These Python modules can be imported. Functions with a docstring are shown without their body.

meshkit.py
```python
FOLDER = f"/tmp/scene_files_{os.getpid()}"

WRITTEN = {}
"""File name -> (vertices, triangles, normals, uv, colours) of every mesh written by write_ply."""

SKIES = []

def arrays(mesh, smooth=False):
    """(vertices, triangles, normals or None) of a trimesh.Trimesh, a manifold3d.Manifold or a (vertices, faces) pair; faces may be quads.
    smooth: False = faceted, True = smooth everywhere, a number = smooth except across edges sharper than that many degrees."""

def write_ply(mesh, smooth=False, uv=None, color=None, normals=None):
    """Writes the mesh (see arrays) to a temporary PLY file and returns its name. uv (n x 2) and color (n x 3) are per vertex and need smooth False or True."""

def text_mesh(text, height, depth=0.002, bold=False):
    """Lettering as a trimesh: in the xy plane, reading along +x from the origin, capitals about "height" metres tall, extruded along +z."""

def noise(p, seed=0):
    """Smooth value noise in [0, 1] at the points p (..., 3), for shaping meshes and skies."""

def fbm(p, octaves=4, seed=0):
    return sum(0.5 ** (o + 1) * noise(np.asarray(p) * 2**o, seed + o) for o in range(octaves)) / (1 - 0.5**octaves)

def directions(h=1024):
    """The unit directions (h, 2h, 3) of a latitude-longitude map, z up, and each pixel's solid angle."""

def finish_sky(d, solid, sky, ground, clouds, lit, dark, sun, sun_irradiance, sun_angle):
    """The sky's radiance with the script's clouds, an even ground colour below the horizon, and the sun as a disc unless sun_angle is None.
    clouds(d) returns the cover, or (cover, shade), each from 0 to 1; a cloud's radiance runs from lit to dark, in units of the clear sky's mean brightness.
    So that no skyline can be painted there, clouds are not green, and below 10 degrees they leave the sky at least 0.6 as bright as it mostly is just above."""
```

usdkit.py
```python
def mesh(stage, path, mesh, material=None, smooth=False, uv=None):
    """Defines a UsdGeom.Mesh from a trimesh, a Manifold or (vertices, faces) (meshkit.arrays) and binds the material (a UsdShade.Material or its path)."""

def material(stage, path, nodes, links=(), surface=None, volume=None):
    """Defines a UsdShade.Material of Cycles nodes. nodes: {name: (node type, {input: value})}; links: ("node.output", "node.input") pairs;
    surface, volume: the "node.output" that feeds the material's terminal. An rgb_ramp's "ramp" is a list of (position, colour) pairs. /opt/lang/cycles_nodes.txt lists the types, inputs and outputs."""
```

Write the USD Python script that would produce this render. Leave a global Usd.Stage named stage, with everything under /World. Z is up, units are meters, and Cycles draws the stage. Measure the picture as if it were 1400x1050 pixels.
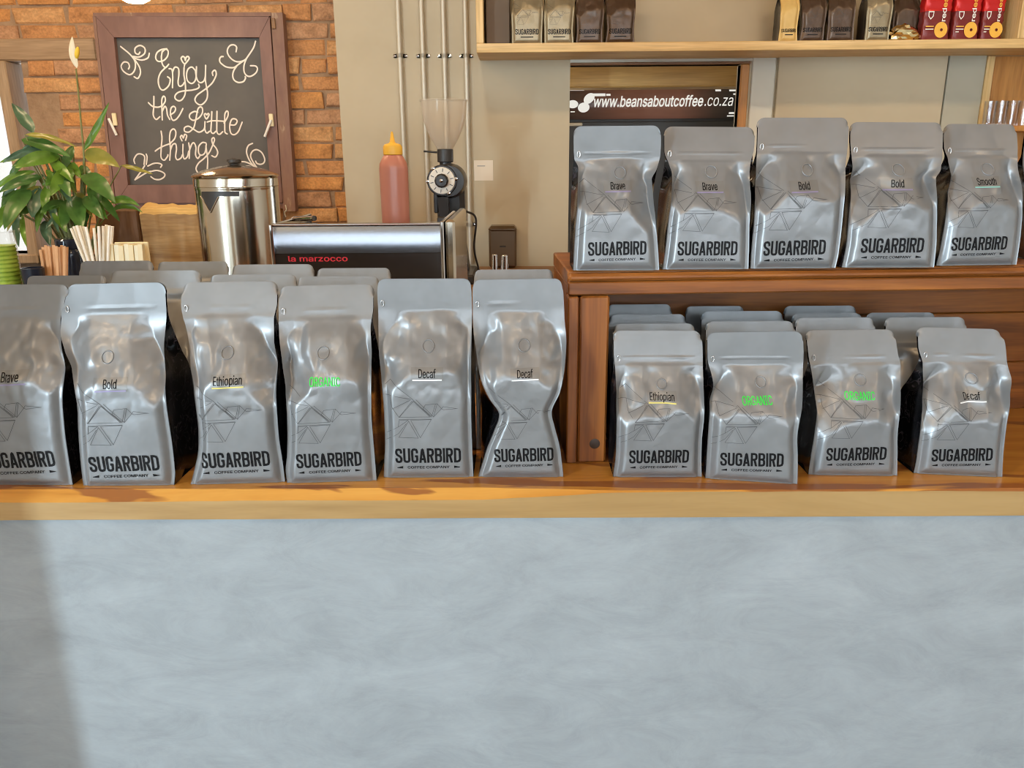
import math, random
import numpy as np, trimesh, shapely
import manifold3d as m3
from shapely.geometry import LineString, Polygon, box as sbox
from shapely.ops import unary_union
from scipy.interpolate import PchipInterpolator
from pxr import Usd, UsdGeom, UsdLux, UsdShade, Sdf, Gf, Vt
import usdkit, meshkit

random.seed(7); rng = np.random.default_rng(7)
stage = Usd.Stage.CreateInMemory()
UsdGeom.SetStageUpAxis(stage, "Z"); UsdGeom.SetStageMetersPerUnit(stage, 1.0)
UsdGeom.Xform.Define(stage, "/World"); UsdGeom.Scope.Define(stage, "/World/Looks")

# ------------------------------------------------------------------ camera
FPX, PITCH, YAW, ROLL = 1080.0, math.radians(16.0), math.radians(-0.45), math.radians(-0.45)
CAM = np.array([0.0, -1.02, 1.495])
_f = np.array([math.sin(YAW) * math.cos(PITCH), math.cos(YAW) * math.cos(PITCH), -math.sin(PITCH)])
_r0 = np.array([math.cos(YAW), -math.sin(YAW), 0.0]); _u0 = np.cross(_r0, _f)
_r = math.cos(ROLL) * _r0 + math.sin(ROLL) * _u0
_u = -math.sin(ROLL) * _r0 + math.cos(ROLL) * _u0
cam = UsdGeom.Camera.Define(stage, "/World/camera")
cam.CreateHorizontalApertureAttr(36.0); cam.CreateVerticalApertureAttr(27.0)
cam.CreateFocalLengthAttr(36.0 * FPX / 1400.0)
cam.CreateClippingRangeAttr(Gf.Vec2f(0.05, 200.0))
EXPOSURE = -0.2
cam.CreateExposureAttr(EXPOSURE)
M = Gf.Matrix4d(*_r, 0, *_u, 0, *(-_f), 0, *CAM, 1)
UsdGeom.Xformable(cam).AddTransformOp().Set(M)

# ------------------------------------------------------------------ light: sky, window daylight, warm lamps
dome = UsdLux.DomeLight.Define(stage, "/World/sky")
dome.CreateIntensityAttr(1.6); dome.CreateColorAttr(Gf.Vec3f(0.86, 0.93, 1.0))


def light(kind, name, loc, target, intensity, color, w=1.0, h=1.0, r=0.2):
    L = getattr(UsdLux, kind).Define(stage, "/World/" + name)
    if kind == "RectLight":
        L.CreateWidthAttr(w); L.CreateHeightAttr(h)
    else:
        L.CreateRadiusAttr(r)
    L.CreateIntensityAttr(intensity); L.CreateColorAttr(Gf.Vec3f(*color))
    d = np.array(target, float) - np.array(loc, float); d /= np.linalg.norm(d)
    z = -d; x = np.cross([0, 0, 1.0] if abs(z[2]) < 0.99 else [0, 1.0, 0], z); x /= np.linalg.norm(x); y = np.cross(z, x)
    UsdGeom.Xformable(L).AddTransformOp().Set(Gf.Matrix4d(*x, 0, *y, 0, *z, 0, *loc, 1))
    return L


COOL, WARM = (0.69, 0.875, 1.0), (1.0, 0.70, 0.40)
light("RectLight", "daylight_side_window", (-2.93, -2.9, 1.6), (0, -2.9, 1.6), 88.0, COOL, 0.42, 2.0)
light("RectLight", "daylight_wide_window", (0.5, -4.38, 1.92), (0.5, 0, 1.92), 0.72, COOL, 5.0, 1.65)
for i, (lx, ly) in enumerate(((-1.5, 0.75), (-0.3, 0.75), (1.0, 0.75), (2.2, 0.75), (-2.3, 1.2))):
    light("DiskLight", f"ceiling_downlight_{i}", (lx, ly, 2.93), (lx, ly, 0), (125.0 if lx < -1 else 85.0), WARM, r=0.11)
for i, (lx, ly) in enumerate(((-1.3, -1.3), (0.1, -1.5), (1.5, -1.3))):
    light("SphereLight", f"hanging_bulb_{i}", (lx, ly, 2.55), (lx, ly, 0), 135.0, WARM, r=0.05)


# ------------------------------------------------------------------ picture helpers: a pixel's ray meets a plane of the room
def ray(px, py):
    d = ((px - 700.0) / FPX) * _r - ((py - 525.0) / FPX) * _u + _f
    return d


def at(px, py, Y):
    d = ray(px, py); return CAM + d * ((Y - CAM[1]) / d[1])


def at_z(px, py, Z):
    d = ray(px, py); return CAM + d * ((Z - CAM[2]) / d[2])


# ------------------------------------------------------------------ prims
used = {}


def numbered(parent, name):
    k = used.get((parent, name), 0); used[(parent, name)] = k + 1
    return f"{parent}/{name}" + (f"_{k:03d}" if k else "")


def setkeys(prim, **kw):
    for k, v in kw.items():
        if v:
            prim.SetCustomDataByKey(k, v)


class Thing:
    def __init__(s, name, label=None, cat=None, loc=(0, 0, 0), group=None, kind=None):
        s.path = numbered("/World", name); s.loc = np.array(loc, float)
        x = UsdGeom.Xform.Define(stage, s.path); x.AddTranslateOp().Set(Gf.Vec3d(*map(float, loc)))
        s.prim = x.GetPrim(); setkeys(s.prim, label=label, category=cat, group=group, kind=kind)

    def add(s, name, mesh, mat, smooth=30, under=None, label=None, kind=None):
        v, f = raw(mesh)
        p = numbered(under or s.path, name)
        m = usdkit.mesh(stage, p, trimesh.Trimesh(v - s.loc, f, process=False), mat, smooth=smooth)
        setkeys(m.GetPrim(), label=label, kind=kind)
        return p


def single(name, mesh, mat, label=None, cat=None, group=None, kind=None, smooth=30):
    p = numbered("/World", name); v, f = raw(mesh)
    m = usdkit.mesh(stage, p, trimesh.Trimesh(v, f, process=False), mat, smooth=smooth)
    setkeys(m.GetPrim(), label=label, category=cat, group=group, kind=kind)
    return p


def child(parent, name, mesh, mat, smooth=30, label=None):
    p = numbered(parent, name); v, f = raw(mesh)
    m = usdkit.mesh(stage, p, trimesh.Trimesh(v, f, process=False), mat, smooth=smooth)
    setkeys(m.GetPrim(), label=label)
    return p


def copy_of(src, name, label, cat, matrix, group=None):
    p = numbered("/World", name); x = UsdGeom.Xform.Define(stage, p); pr = x.GetPrim()
    pr.GetReferences().AddInternalReference(src.prim.GetPath()); pr.SetInstanceable(True)
    x.ClearXformOpOrder(); x.AddTransformOp().Set(matrix)
    setkeys(pr, label=label, category=cat, group=group)


# ------------------------------------------------------------------ mesh helpers (all in world coordinates)
def raw(m):
    v, f, _ = meshkit.arrays(m); return v, f


def join(*ms):
    V, F, n = [], [], 0
    for m in ms:
        v, f = raw(m); V.append(v); F.append(f + n); n += len(v)
    return trimesh.Trimesh(np.vstack(V), np.vstack(F), process=False)


def box(x0, x1, y0, y1, z0, z1, b=0.003):
    b = min(b, 0.45 * min(x1 - x0, y1 - y0, z1 - z0))
    P = []
    for x, sx in ((x0, 1), (x1, -1)):
        for y, sy in ((y0, 1), (y1, -1)):
            for z, sz in ((z0, 1), (z1, -1)):
                P += [(x + sx * b, y + sy * b, z), (x + sx * b, y, z + sz * b), (x, y + sy * b, z + sz * b)]
    return trimesh.convex.convex_hull(np.array(P))


def hull(P):
    return trimesh.convex.convex_hull(np.array(P, float))


def rot(m, ang, axis, pt):
    v, f = raw(m)
    T = trimesh.transformations.rotation_matrix(ang, axis, pt)
    return trimesh.Trimesh(trimesh.transformations.transform_points(v, T), f, process=False)


def lathe(prof, c, n=48, axis="z"):
    """prof: (radius, height) points; c: base point."""
    prof = np.array(prof, float); a = np.arange(n) * 2 * np.pi / n
    V = np.stack([prof[:, :1] * np.cos(a), prof[:, :1] * np.sin(a), np.repeat(prof[:, 1:], n, 1)], -1)
    F = []
    m = len(prof)
    i, j = np.meshgrid(np.arange(m - 1), np.arange(n), indexing="ij"); j2 = (j + 1) % n
    q = np.stack([i * n + j, i * n + j2, (i + 1) * n + j2, (i + 1) * n + j], -1).reshape(-1, 4)
    F = np.vstack([q[:, [0, 1, 2]], q[:, [0, 2, 3]]])
    V = V.reshape(-1, 3)
    if axis == "-y":   # height runs towards the camera
        V = V[:, [0, 2, 1]] * np.array([1, -1, 1.0])
    elif axis == "x":
        V = V[:, [2, 0, 1]]
    return trimesh.Trimesh(V + np.array(c, float), F, process=False)


def smooth_path(P, n=8):
    P = np.array(P, float)
    if len(P) < 3:
        return P
    out = []
    Q = np.vstack([2 * P[0] - P[1], P, 2 * P[-1] - P[-2]])
    for k in range(1, len(Q) - 2):
        for t in np.linspace(0, 1, n, endpoint=False):
            a, b, c, d = Q[k - 1:k + 3]
            out.append(0.5 * ((2 * b) + (c - a) * t + (2 * a - 5 * b + 4 * c - d) * t * t + (3 * b - 3 * c + d - a) * t ** 3))
    out.append(P[-1]); return np.array(out)


def tube(P, r, sides=10, caps=True):
    P = np.array(P, float); n = len(P)
    t = np.gradient(P, axis=0); t /= np.linalg.norm(t, axis=1, keepdims=True) + 1e-12
    a = np.cross(t, [0, 0.3, 1.0]); bad = np.linalg.norm(a, axis=1) < 0.1
    a[bad] = np.cross(t[bad], [1.0, 0, 0]); a /= np.linalg.norm(a, axis=1, keepdims=True) + 1e-12
    b = np.cross(t, a); ang = np.arange(sides) * 2 * np.pi / sides
    rr = np.broadcast_to(r, (n,))
    V = P[:, None] + rr[:, None, None] * (np.cos(ang)[None, :, None] * a[:, None] + np.sin(ang)[None, :, None] * b[:, None])
    i, j = np.meshgrid(np.arange(n - 1), np.arange(sides), indexing="ij"); j2 = (j + 1) % sides
    q = np.stack([i * sides + j, i * sides + j2, (i + 1) * sides + j2, (i + 1) * sides + j], -1).reshape(-1, 4)
    F = [q[:, [0, 1, 2]], q[:, [0, 2, 3]]]; V = V.reshape(-1, 3)
    if caps:
        k = np.arange(1, sides - 1)
        F += [np.stack([0 * k, k + 1, k], 1), np.stack([0 * k, k, k + 1], 1) + (n - 1) * sides]
    return trimesh.Trimesh(V, np.vstack(F), process=False)


def grid(P):
    """P: (m, n, 3) points -> quads; normal to the right of increasing n x increasing m."""
    m, n = P.shape[:2]
    i, j = np.meshgrid(np.arange(m - 1), np.arange(n - 1), indexing="ij")
    q = np.stack([i * n + j, i * n + j + 1, (i + 1) * n + j + 1, (i + 1) * n + j], -1).reshape(-1, 4)
    return trimesh.Trimesh(P.reshape(-1, 3), np.vstack([q[:, [0, 1, 2]], q[:, [0, 2, 3]]]), process=False)


def tri2d(shape):
    """shapely shape -> (points (n,2), triangles), counter-clockwise."""
    V, F, n = [], [], 0
    for g in getattr(shape, "geoms", [shape]):
        if g.is_empty or g.geom_type != "Polygon" or g.area < 1e-12:
            continue
        v, f = trimesh.creation.triangulate_polygon(g, engine="earcut")
        a = v[f]; ar = np.cross(a[:, 1] - a[:, 0], a[:, 2] - a[:, 0]); f = np.where(ar[:, None] < 0, f[:, ::-1], f)
        V.append(v); F.append(f + n); n += len(v)
    if not V:
        return np.zeros((0, 2)), np.zeros((0, 3), int)
    return np.vstack(V), np.vstack(F)


def flat_xz(shape, Y, th=0.0008):
    """A flat shape in the xz plane facing the camera, at depth Y (front face at Y - th)."""
    ms = []
    for g in getattr(shape, "geoms", [shape]):
        if g.geom_type == "Polygon" and g.area > 1e-10:
            e = trimesh.creation.extrude_polygon(g, th, engine="earcut")
            v = e.vertices; ms.append(trimesh.Trimesh(np.stack([v[:, 0], Y - v[:, 2], v[:, 1]], 1), e.faces[:, ::1], process=False))
    m = join(*ms)
    return m


def text2d(text, height, bold=True):
    """Flat lettering (points, triangles) from the staged font: the top faces of text_mesh."""
    t = meshkit.text_mesh(text, height, 0.001, bold)
    top = np.all(t.vertices[t.faces][:, :, 2] > 0.0005, axis=1)
    f = t.faces[top]; u, inv = np.unique(f, return_inverse=True)
    return np.array(t.vertices)[u][:, :2], inv.reshape(-1, 3)


def fit2d(vf, x0, x1, y0, y1):
    v, f = vf; a, b = v.min(0), v.max(0)
    return (v - a) / (b - a) * np.array([x1 - x0, y1 - y0]) + np.array([x0, y0]), f


def slab_xz(vf, Y, off=0.0006):
    v, f = vf
    return trimesh.Trimesh(np.stack([v[:, 0], np.full(len(v), Y - off), v[:, 1]], 1), f, process=False)


# ------------------------------------------------------------------ materials
def L(n):
    return "/World/Looks/" + n


def srgb(r, g, b):
    c = np.array([r, g, b]) / 255.0
    return tuple(np.where(c < 0.04045, c / 12.92, ((c + 0.055) / 1.055) ** 2.4))


def plain(name, col, rough=0.5, metal=0.0, **kw):
    inp = {"base_color": col, "roughness": rough, "metallic": metal}; inp.update(kw)
    return usdkit.material(stage, L(name), {"p": ("principled_bsdf", inp)}, surface="p.BSDF")


def mottled(name, ramp, scale=(8, 8, 8), detail=5, rough=0.6, metal=0.0, bump=0.0, bscale=40, bdist=0.002, distortion=0.0, fine=0.0, fscale=60, rough2=0.6, **kw):
    nodes = {"tc": ("texture_coordinate", {}), "mp": ("mapping", {"scale": scale}),
             "n": ("noise_texture", {"scale": 1.0, "detail": float(detail), "roughness": rough2, "distortion": distortion}),
             "r": ("rgb_ramp", {"ramp": ramp}),
             "p": ("principled_bsdf", {"roughness": rough, "metallic": metal, **kw})}
    links = [("tc.object", "mp.vector"), ("mp.vector", "n.vector"), ("n.fac", "r.fac")]
    src = "r.color"
    if fine:
        nodes["n2"] = ("noise_texture", {"scale": float(fscale), "detail": 3.0})
        nodes["r2"] = ("rgb_ramp", {"ramp": [(0.3, (1 - fine,) * 3), (0.7, (1 + fine * 0.3,) * 3)]})
        nodes["mx"] = ("mix_color", {"blend_type": "multiply", "fac": 1.0})
        links += [("tc.object", "n2.vector"), ("n2.fac", "r2.fac"), ("r.color", "mx.a"), ("r2.color", "mx.b")]
        src = "mx.result"
    links.append((src, "p.base_color"))
    if bump:
        nodes["nb"] = ("noise_texture", {"scale": float(bscale), "detail": 5.0})
        nodes["b"] = ("bump", {"strength": bump, "distance": bdist})
        links += [("tc.object", "nb.vector"), ("nb.fac", "b.height"), ("b.normal", "p.normal")]
    return usdkit.material(stage, L(name), nodes, links, surface="p.BSDF")


def wood(name, ramp, axis="x", grain=26.0, stretch=1.3, rough=0.45, knots=True, bump=0.12, **kw):
    sc = {"x": (stretch, grain, grain), "y": (grain, stretch, grain), "z": (grain, grain, stretch)}[axis]
    ks = {"x": (2.2, 7, 7), "y": (7, 2.2, 7), "z": (7, 7, 2.2)}[axis]
    dark = tuple(0.30 * c for c in ramp[0][1])
    nodes = {"tc": ("texture_coordinate", {}), "mp": ("mapping", {"scale": sc}), "mk": ("mapping", {"scale": ks}),
             "n": ("noise_texture", {"scale": 1.0, "detail": 6.0, "roughness": 0.62, "distortion": 0.6}),
             "r": ("rgb_ramp", {"ramp": ramp}),
             "mf": ("mapping", {"scale": tuple(6 * s for s in sc)}),
             "nf": ("noise_texture", {"scale": 1.0, "detail": 3.0}),
             "rf": ("rgb_ramp", {"ramp": [(0.3, (0.80, 0.78, 0.75)), (0.65, (1.05, 1.05, 1.05))]}),
             "mx": ("mix_color", {"blend_type": "multiply", "fac": 1.0}),
             "v": ("voronoi_texture", {"scale": 1.0, "feature": "f1", "randomness": 1.0}),
             "rk": ("rgb_ramp", {"ramp": [(0.0, (1, 1, 1)), (0.045, (0.8, 0.8, 0.8)), (0.10, (0.0, 0.0, 0.0)), (1.0, (0, 0, 0))]}),
             "mk2": ("mix_color", {"b": dark}),
             "b": ("bump", {"strength": bump, "distance": 0.001}),
             "p": ("principled_bsdf", {"roughness": rough, **kw})}
    links = [("tc.object", "mp.vector"), ("mp.vector", "n.vector"), ("n.fac", "r.fac"), ("tc.object", "mf.vector"), ("mf.vector", "nf.vector"),
             ("nf.fac", "rf.fac"), ("r.color", "mx.a"), ("rf.color", "mx.b"), ("n.fac", "b.height"), ("b.normal", "p.normal")]
    if knots:
        links += [("tc.object", "mk.vector"), ("mk.vector", "v.vector"), ("v.distance", "rk.fac"), ("rk.color", "mk2.fac"), ("mx.result", "mk2.a"), ("mk2.result", "p.base_color")]
    else:
        links += [("mx.result", "p.base_color")]
    return usdkit.material(stage, L(name), nodes, links, surface="p.BSDF")


def film_material(name, c0, c1, metal, rough):
    return usdkit.material(stage, L(name), {
        "tc": ("texture_coordinate", {}), "n": ("noise_texture", {"scale": 22.0, "detail": 3.0}),
        "r": ("rgb_ramp", {"ramp": [(0.3, c0), (0.7, c1)]}),
        "n2": ("noise_texture", {"scale": 700.0, "detail": 2.0}), "b": ("bump", {"strength": 0.05, "distance": 0.0006}),
        "p": ("principled_bsdf", {"metallic": metal, "roughness": rough, "specular_ior_level": 0.5, "coat_weight": 0.22, "coat_roughness": 0.16})},
        [("tc.object", "n.vector"), ("n.fac", "r.fac"), ("r.color", "p.base_color"), ("tc.object", "n2.vector"), ("n2.fac", "b.height"), ("b.normal", "p.normal")],
        surface="p.BSDF")


M_film = film_material("grey_bag_film", (0.202, 0.211, 0.220), (0.234, 0.243, 0.252), 0.38, 0.36)
M_film_gold = film_material("gold_bag_film", (0.27, 0.225, 0.14), (0.34, 0.29, 0.19), 0.45, 0.36)
M_film_brown = film_material("brown_bag_film", (0.075, 0.045, 0.03), (0.11, 0.07, 0.045), 0.3, 0.35)
M_film_kraft = film_material("kraft_bag_film", (0.62, 0.42, 0.14), (0.72, 0.50, 0.18), 0.0, 0.5)
M_gusset = usdkit.material(stage, L("black_patterned_gusset"), {
    "tc": ("texture_coordinate", {}), "n": ("noise_texture", {"scale": 45.0, "detail": 1.0, "distortion": 1.5}),
    "m": ("math", {"math_type": "multiply", "value2": 14.0}), "s": ("math", {"math_type": "sine"}),
    "r": ("rgb_ramp", {"ramp": [(0.0, (0.006, 0.006, 0.007)), (0.93, (0.006, 0.006, 0.007)), (1.0, (0.035, 0.028, 0.032))]}),
    "p": ("principled_bsdf", {"roughness": 0.16, "specular_ior_level": 0.6})},
    [("tc.object", "n.vector"), ("n.fac", "m.value1"), ("m.value", "s.value1"), ("s.value", "r.fac"), ("r.color", "p.base_color")], surface="p.BSDF")
M_ink = plain("black_ink", (0.008, 0.008, 0.009), 0.35, specular_ior_level=0.15)
M_ink_line = plain("grey_line_ink", (0.085, 0.087, 0.09), 0.45, specular_ior_level=0.2)
M_ink_green = plain("green_ink", (0.02, 0.62, 0.05), 0.5)
M_label = plain("clear_label_film", (0.215, 0.217, 0.215), 0.33, 0.36)
M_stripe = {"purple": plain("purple_stripe", (0.25, 0.22, 0.36), 0.45, 0.2), "yellow": plain("yellow_stripe", (0.62, 0.55, 0.14), 0.5),
            "white": plain("white_stripe", (0.75, 0.77, 0.78), 0.5), "teal": plain("teal_stripe", (0.22, 0.48, 0.44), 0.5)}
M_notch_glint = plain("tear_notch_glint", (0.6, 0.6, 0.6), 0.2, 0.8)  # bright metal colour puts the glint on the notch ring

M_conc = usdkit.material(stage, L("blue_grey_screed"), {
    "tc": ("texture_coordinate", {}), "mp": ("mapping", {"scale": (2.2, 2.2, 3.4), "rotation": (0, 0.35, 0)}),
    "n": ("noise_texture", {"scale": 2.2, "detail": 10.0, "roughness": 0.72, "distortion": 0.5}),
    "r": ("rgb_ramp", {"ramp": [(0.25, (0.245, 0.268, 0.283)), (0.45, (0.288, 0.315, 0.333)), (0.6, (0.312, 0.342, 0.362)), (0.78, (0.36, 0.39, 0.41))]}),
    "mp2": ("mapping", {"scale": (7, 7, 17), "rotation": (0, 0.3, 0)}), "n2": ("noise_texture", {"scale": 1.0, "detail": 9.0, "roughness": 0.75, "distortion": 1.0}),
    "r2": ("rgb_ramp", {"ramp": [(0.32, (0.87, 0.87, 0.87)), (0.5, (1.0, 1.0, 1.0)), (0.68, (1.08, 1.08, 1.08))]}),
    "mx": ("mix_color", {"blend_type": "multiply", "fac": 1.0}), "b": ("bump", {"strength": 0.2, "distance": 0.002}),
    "p": ("principled_bsdf", {"roughness": 0.55, "specular_ior_level": 0.35})},
    [("tc.object", "mp.vector"), ("mp.vector", "n.vector"), ("n.fac", "r.fac"), ("tc.object", "mp2.vector"), ("mp2.vector", "n2.vector"), ("n2.fac", "r2.fac"),
     ("r.color", "mx.a"), ("r2.color", "mx.b"), ("mx.result", "p.base_color"), ("n2.fac", "b.height"), ("b.normal", "p.normal")], surface="p.BSDF")

# varnished top with dark heartwood streaks; the sawn front edge is paler (told apart by the face's direction)
M_ctop = usdkit.material(stage, L("varnished_counter_wood"), {
    "tc": ("texture_coordinate", {}), "mp": ("mapping", {"scale": (2.4, 30, 30)}), "n": ("noise_texture", {"scale": 1.0, "detail": 6.0, "roughness": 0.6, "distortion": 0.8}),
    "r": ("rgb_ramp", {"ramp": [(0.25, (0.36, 0.135, 0.022)), (0.45, (0.55, 0.24, 0.04)), (0.7, (0.65, 0.33, 0.07))]}),
    "ms": ("mapping", {"scale": (2.6, 14, 14), "location": (0.35, 0.1, 0)}), "ns": ("noise_texture", {"scale": 1.0, "detail": 3.0, "distortion": 1.0}),
    "rs": ("rgb_ramp", {"ramp": [(0.0, (0, 0, 0)), (0.53, (0, 0, 0)), (0.56, (1, 1, 1)), (1, (1, 1, 1))]}),
    "mx": ("mix_color", {"b": (0.30, 0.11, 0.03)}),
    "r3": ("rgb_ramp", {"ramp": [(0.25, (0.29, 0.17, 0.06)), (0.5, (0.37, 0.23, 0.09)), (0.75, (0.44, 0.29, 0.125))]}),
    "mk": ("mapping", {"scale": (6, 6, 16)}), "v": ("voronoi_texture", {"scale": 1.0}),
    "rk": ("rgb_ramp", {"ramp": [(0.0, (1, 1, 1)), (0.05, (0.9, 0.9, 0.9)), (0.085, (0, 0, 0)), (1, (0, 0, 0))]}),
    "mxk": ("mix_color", {"b": (0.12, 0.06, 0.02)}),
    "g": ("geometry", {}), "sx": ("separate_xyz", {}), "rn": ("rgb_ramp", {"ramp": [(0.0, (0, 0, 0)), (0.2, (0, 0, 0)), (0.3, (1, 1, 1)), (1, (1, 1, 1))]}),
    "mxn": ("mix_color", {}), "b": ("bump", {"strength": 0.1, "distance": 0.001}),
    "p": ("principled_bsdf", {"roughness": 0.33})},
    [("tc.object", "mp.vector"), ("mp.vector", "n.vector"), ("n.fac", "r.fac"), ("n.fac", "r3.fac"), ("tc.object", "ms.vector"), ("ms.vector", "ns.vector"), ("ns.fac", "rs.fac"),
     ("rs.color", "mx.fac"), ("r.color", "mx.a"), ("tc.object", "mk.vector"), ("mk.vector", "v.vector"), ("v.distance", "rk.fac"), ("rk.color", "mxk.fac"), ("r3.color", "mxk.a"),
     ("g.true_normal", "sx.vector"), ("sx.z", "rn.fac"), ("rn.color", "mxn.fac"), ("mxk.result", "mxn.a"), ("mx.result", "mxn.b"), ("mxn.result", "p.base_color"),
     ("n.fac", "b.height"), ("b.normal", "p.normal")], surface="p.BSDF")
CR = [(0.28, (0.085, 0.022, 0.003)), (0.5, (0.235, 0.072, 0.010)), (0.72, (0.36, 0.125, 0.019))]
M_crate_x = wood("crate_wood_along", CR, "x", 30, 1.4, 0.42)
M_crate_z = wood("crate_wood_upright", CR, "z", 30, 1.4, 0.42)
PINE = [(0.3, (0.62, 0.40, 0.15)), (0.5, (0.72, 0.50, 0.22)), (0.7, (0.80, 0.58, 0.30))]
M_pine_x = wood("pale_pine_along", PINE, "x", 26, 1.2, 0.5)
M_pine_z = wood("pale_pine_upright", PINE, "z", 26, 1.2, 0.5)
M_cab = wood("orange_cabinet_wood", [(0.3, (0.42, 0.17, 0.03)), (0.7, (0.56, 0.27, 0.07))], "z", 14, 1.4, 0.45, knots=False)
M_beam = wood("hatch_beam_wood", [(0.3, (0.42, 0.23, 0.06)), (0.7, (0.60, 0.37, 0.12))], "x", 16, 1.0, 0.5)
M_old = wood("weathered_frame_wood", [(0.3, (0.34, 0.23, 0.13)), (0.7, (0.48, 0.34, 0.21))], "z", 22, 1.5, 0.6)
M_old_x = wood("weathered_lintel_wood", [(0.3, (0.34, 0.22, 0.12)), (0.7, (0.46, 0.31, 0.18))], "x", 22, 1.5, 0.6)
M_board_wood = wood("cutting_board_wood", [(0.3, (0.25, 0.13, 0.045)), (0.5, (0.40, 0.24, 0.09)), (0.7, (0.52, 0.34, 0.15))], "x", 20, 2.0, 0.6, knots=False)
M_board_top = wood("cutting_board_end_wood", [(0.3, (0.55, 0.34, 0.10)), (0.7, (0.68, 0.45, 0.16))], "x", 20, 2.0, 0.6, knots=False)
M_board_dark = wood("dark_board_wood", [(0.3, (0.13, 0.06, 0.022)), (0.7, (0.22, 0.11, 0.045))], "z", 18, 2.0, 0.6, knots=False)
M_bench = wood("back_bench_wood", [(0.3, (0.20, 0.10, 0.04)), (0.7, (0.32, 0.17, 0.07))], "x", 18, 1.4, 0.5, knots=False)
M_mauve = mottled("mauve_brown_painted_wood", [(0.3, (0.17, 0.085, 0.065)), (0.6, (0.23, 0.12, 0.095)), (0.8, (0.28, 0.155, 0.12))], (14, 14, 5), 5, 0.55, bump=0.2, bscale=60, bdist=0.002)
M_mauve_worn = mottled("worn_painted_wood", [(0.35, (0.21, 0.105, 0.08)), (0.62, (0.27, 0.15, 0.10)), (0.72, (0.60, 0.46, 0.32)), (0.8, (0.66, 0.52, 0.38))], (20, 20, 6), 5, 0.6, bump=0.3, bscale=60, bdist=0.002)
M_chalkboard = mottled("chalkboard_slate", [(0.3, (0.085, 0.083, 0.083)), (0.55, (0.112, 0.106, 0.102)), (0.8, (0.15, 0.14, 0.13))], (3, 3, 3), 6, 0.75)
M_chalk = plain("chalk", (0.80, 0.74, 0.68), 0.9)
BR = [((0.52, 0.24, 0.09), (0.64, 0.31, 0.12)), ((0.56, 0.25, 0.08), (0.68, 0.32, 0.10)), ((0.46, 0.24, 0.12), (0.58, 0.32, 0.17)), ((0.58, 0.30, 0.12), (0.70, 0.39, 0.17))]
M_brick = [mottled(f"brick_{'abcd'[i]}", [(0.25, tuple(0.55 * c for c in a)), (0.42, a), (0.62, b), (0.8, tuple(min(1, 1.15 * c + 0.03) for c in b))], (16, 16, 22), 6, 0.85, bump=0.7, bscale=55, bdist=0.006, fine=0.25, fscale=120) for i, (a, b) in enumerate(BR)]
M_mortar = mottled("brick_mortar", [(0.3, (0.27, 0.17, 0.10)), (0.7, (0.42, 0.28, 0.17))], (14, 14, 14), 5, 0.95, bump=0.8, bscale=50, bdist=0.006)
M_wall = mottled("beige_wall_paint", [(0.3, (0.46, 0.39, 0.265)), (0.7, (0.54, 0.465, 0.325))], (1.6, 1.6, 2.2), 6, 0.6, bump=0.12, bscale=14, bdist=0.01)
M_wall_pale = mottled("pale_green_grey_paint", [(0.3, (0.60, 0.61, 0.54)), (0.7, (0.67, 0.67, 0.59))], (2, 2, 2), 5, 0.5)
M_panel_grey = mottled("grey_green_panel_paint", [(0.3, (0.39, 0.375, 0.29)), (0.7, (0.44, 0.42, 0.33))], (2, 2, 2), 5, 0.55)
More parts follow.
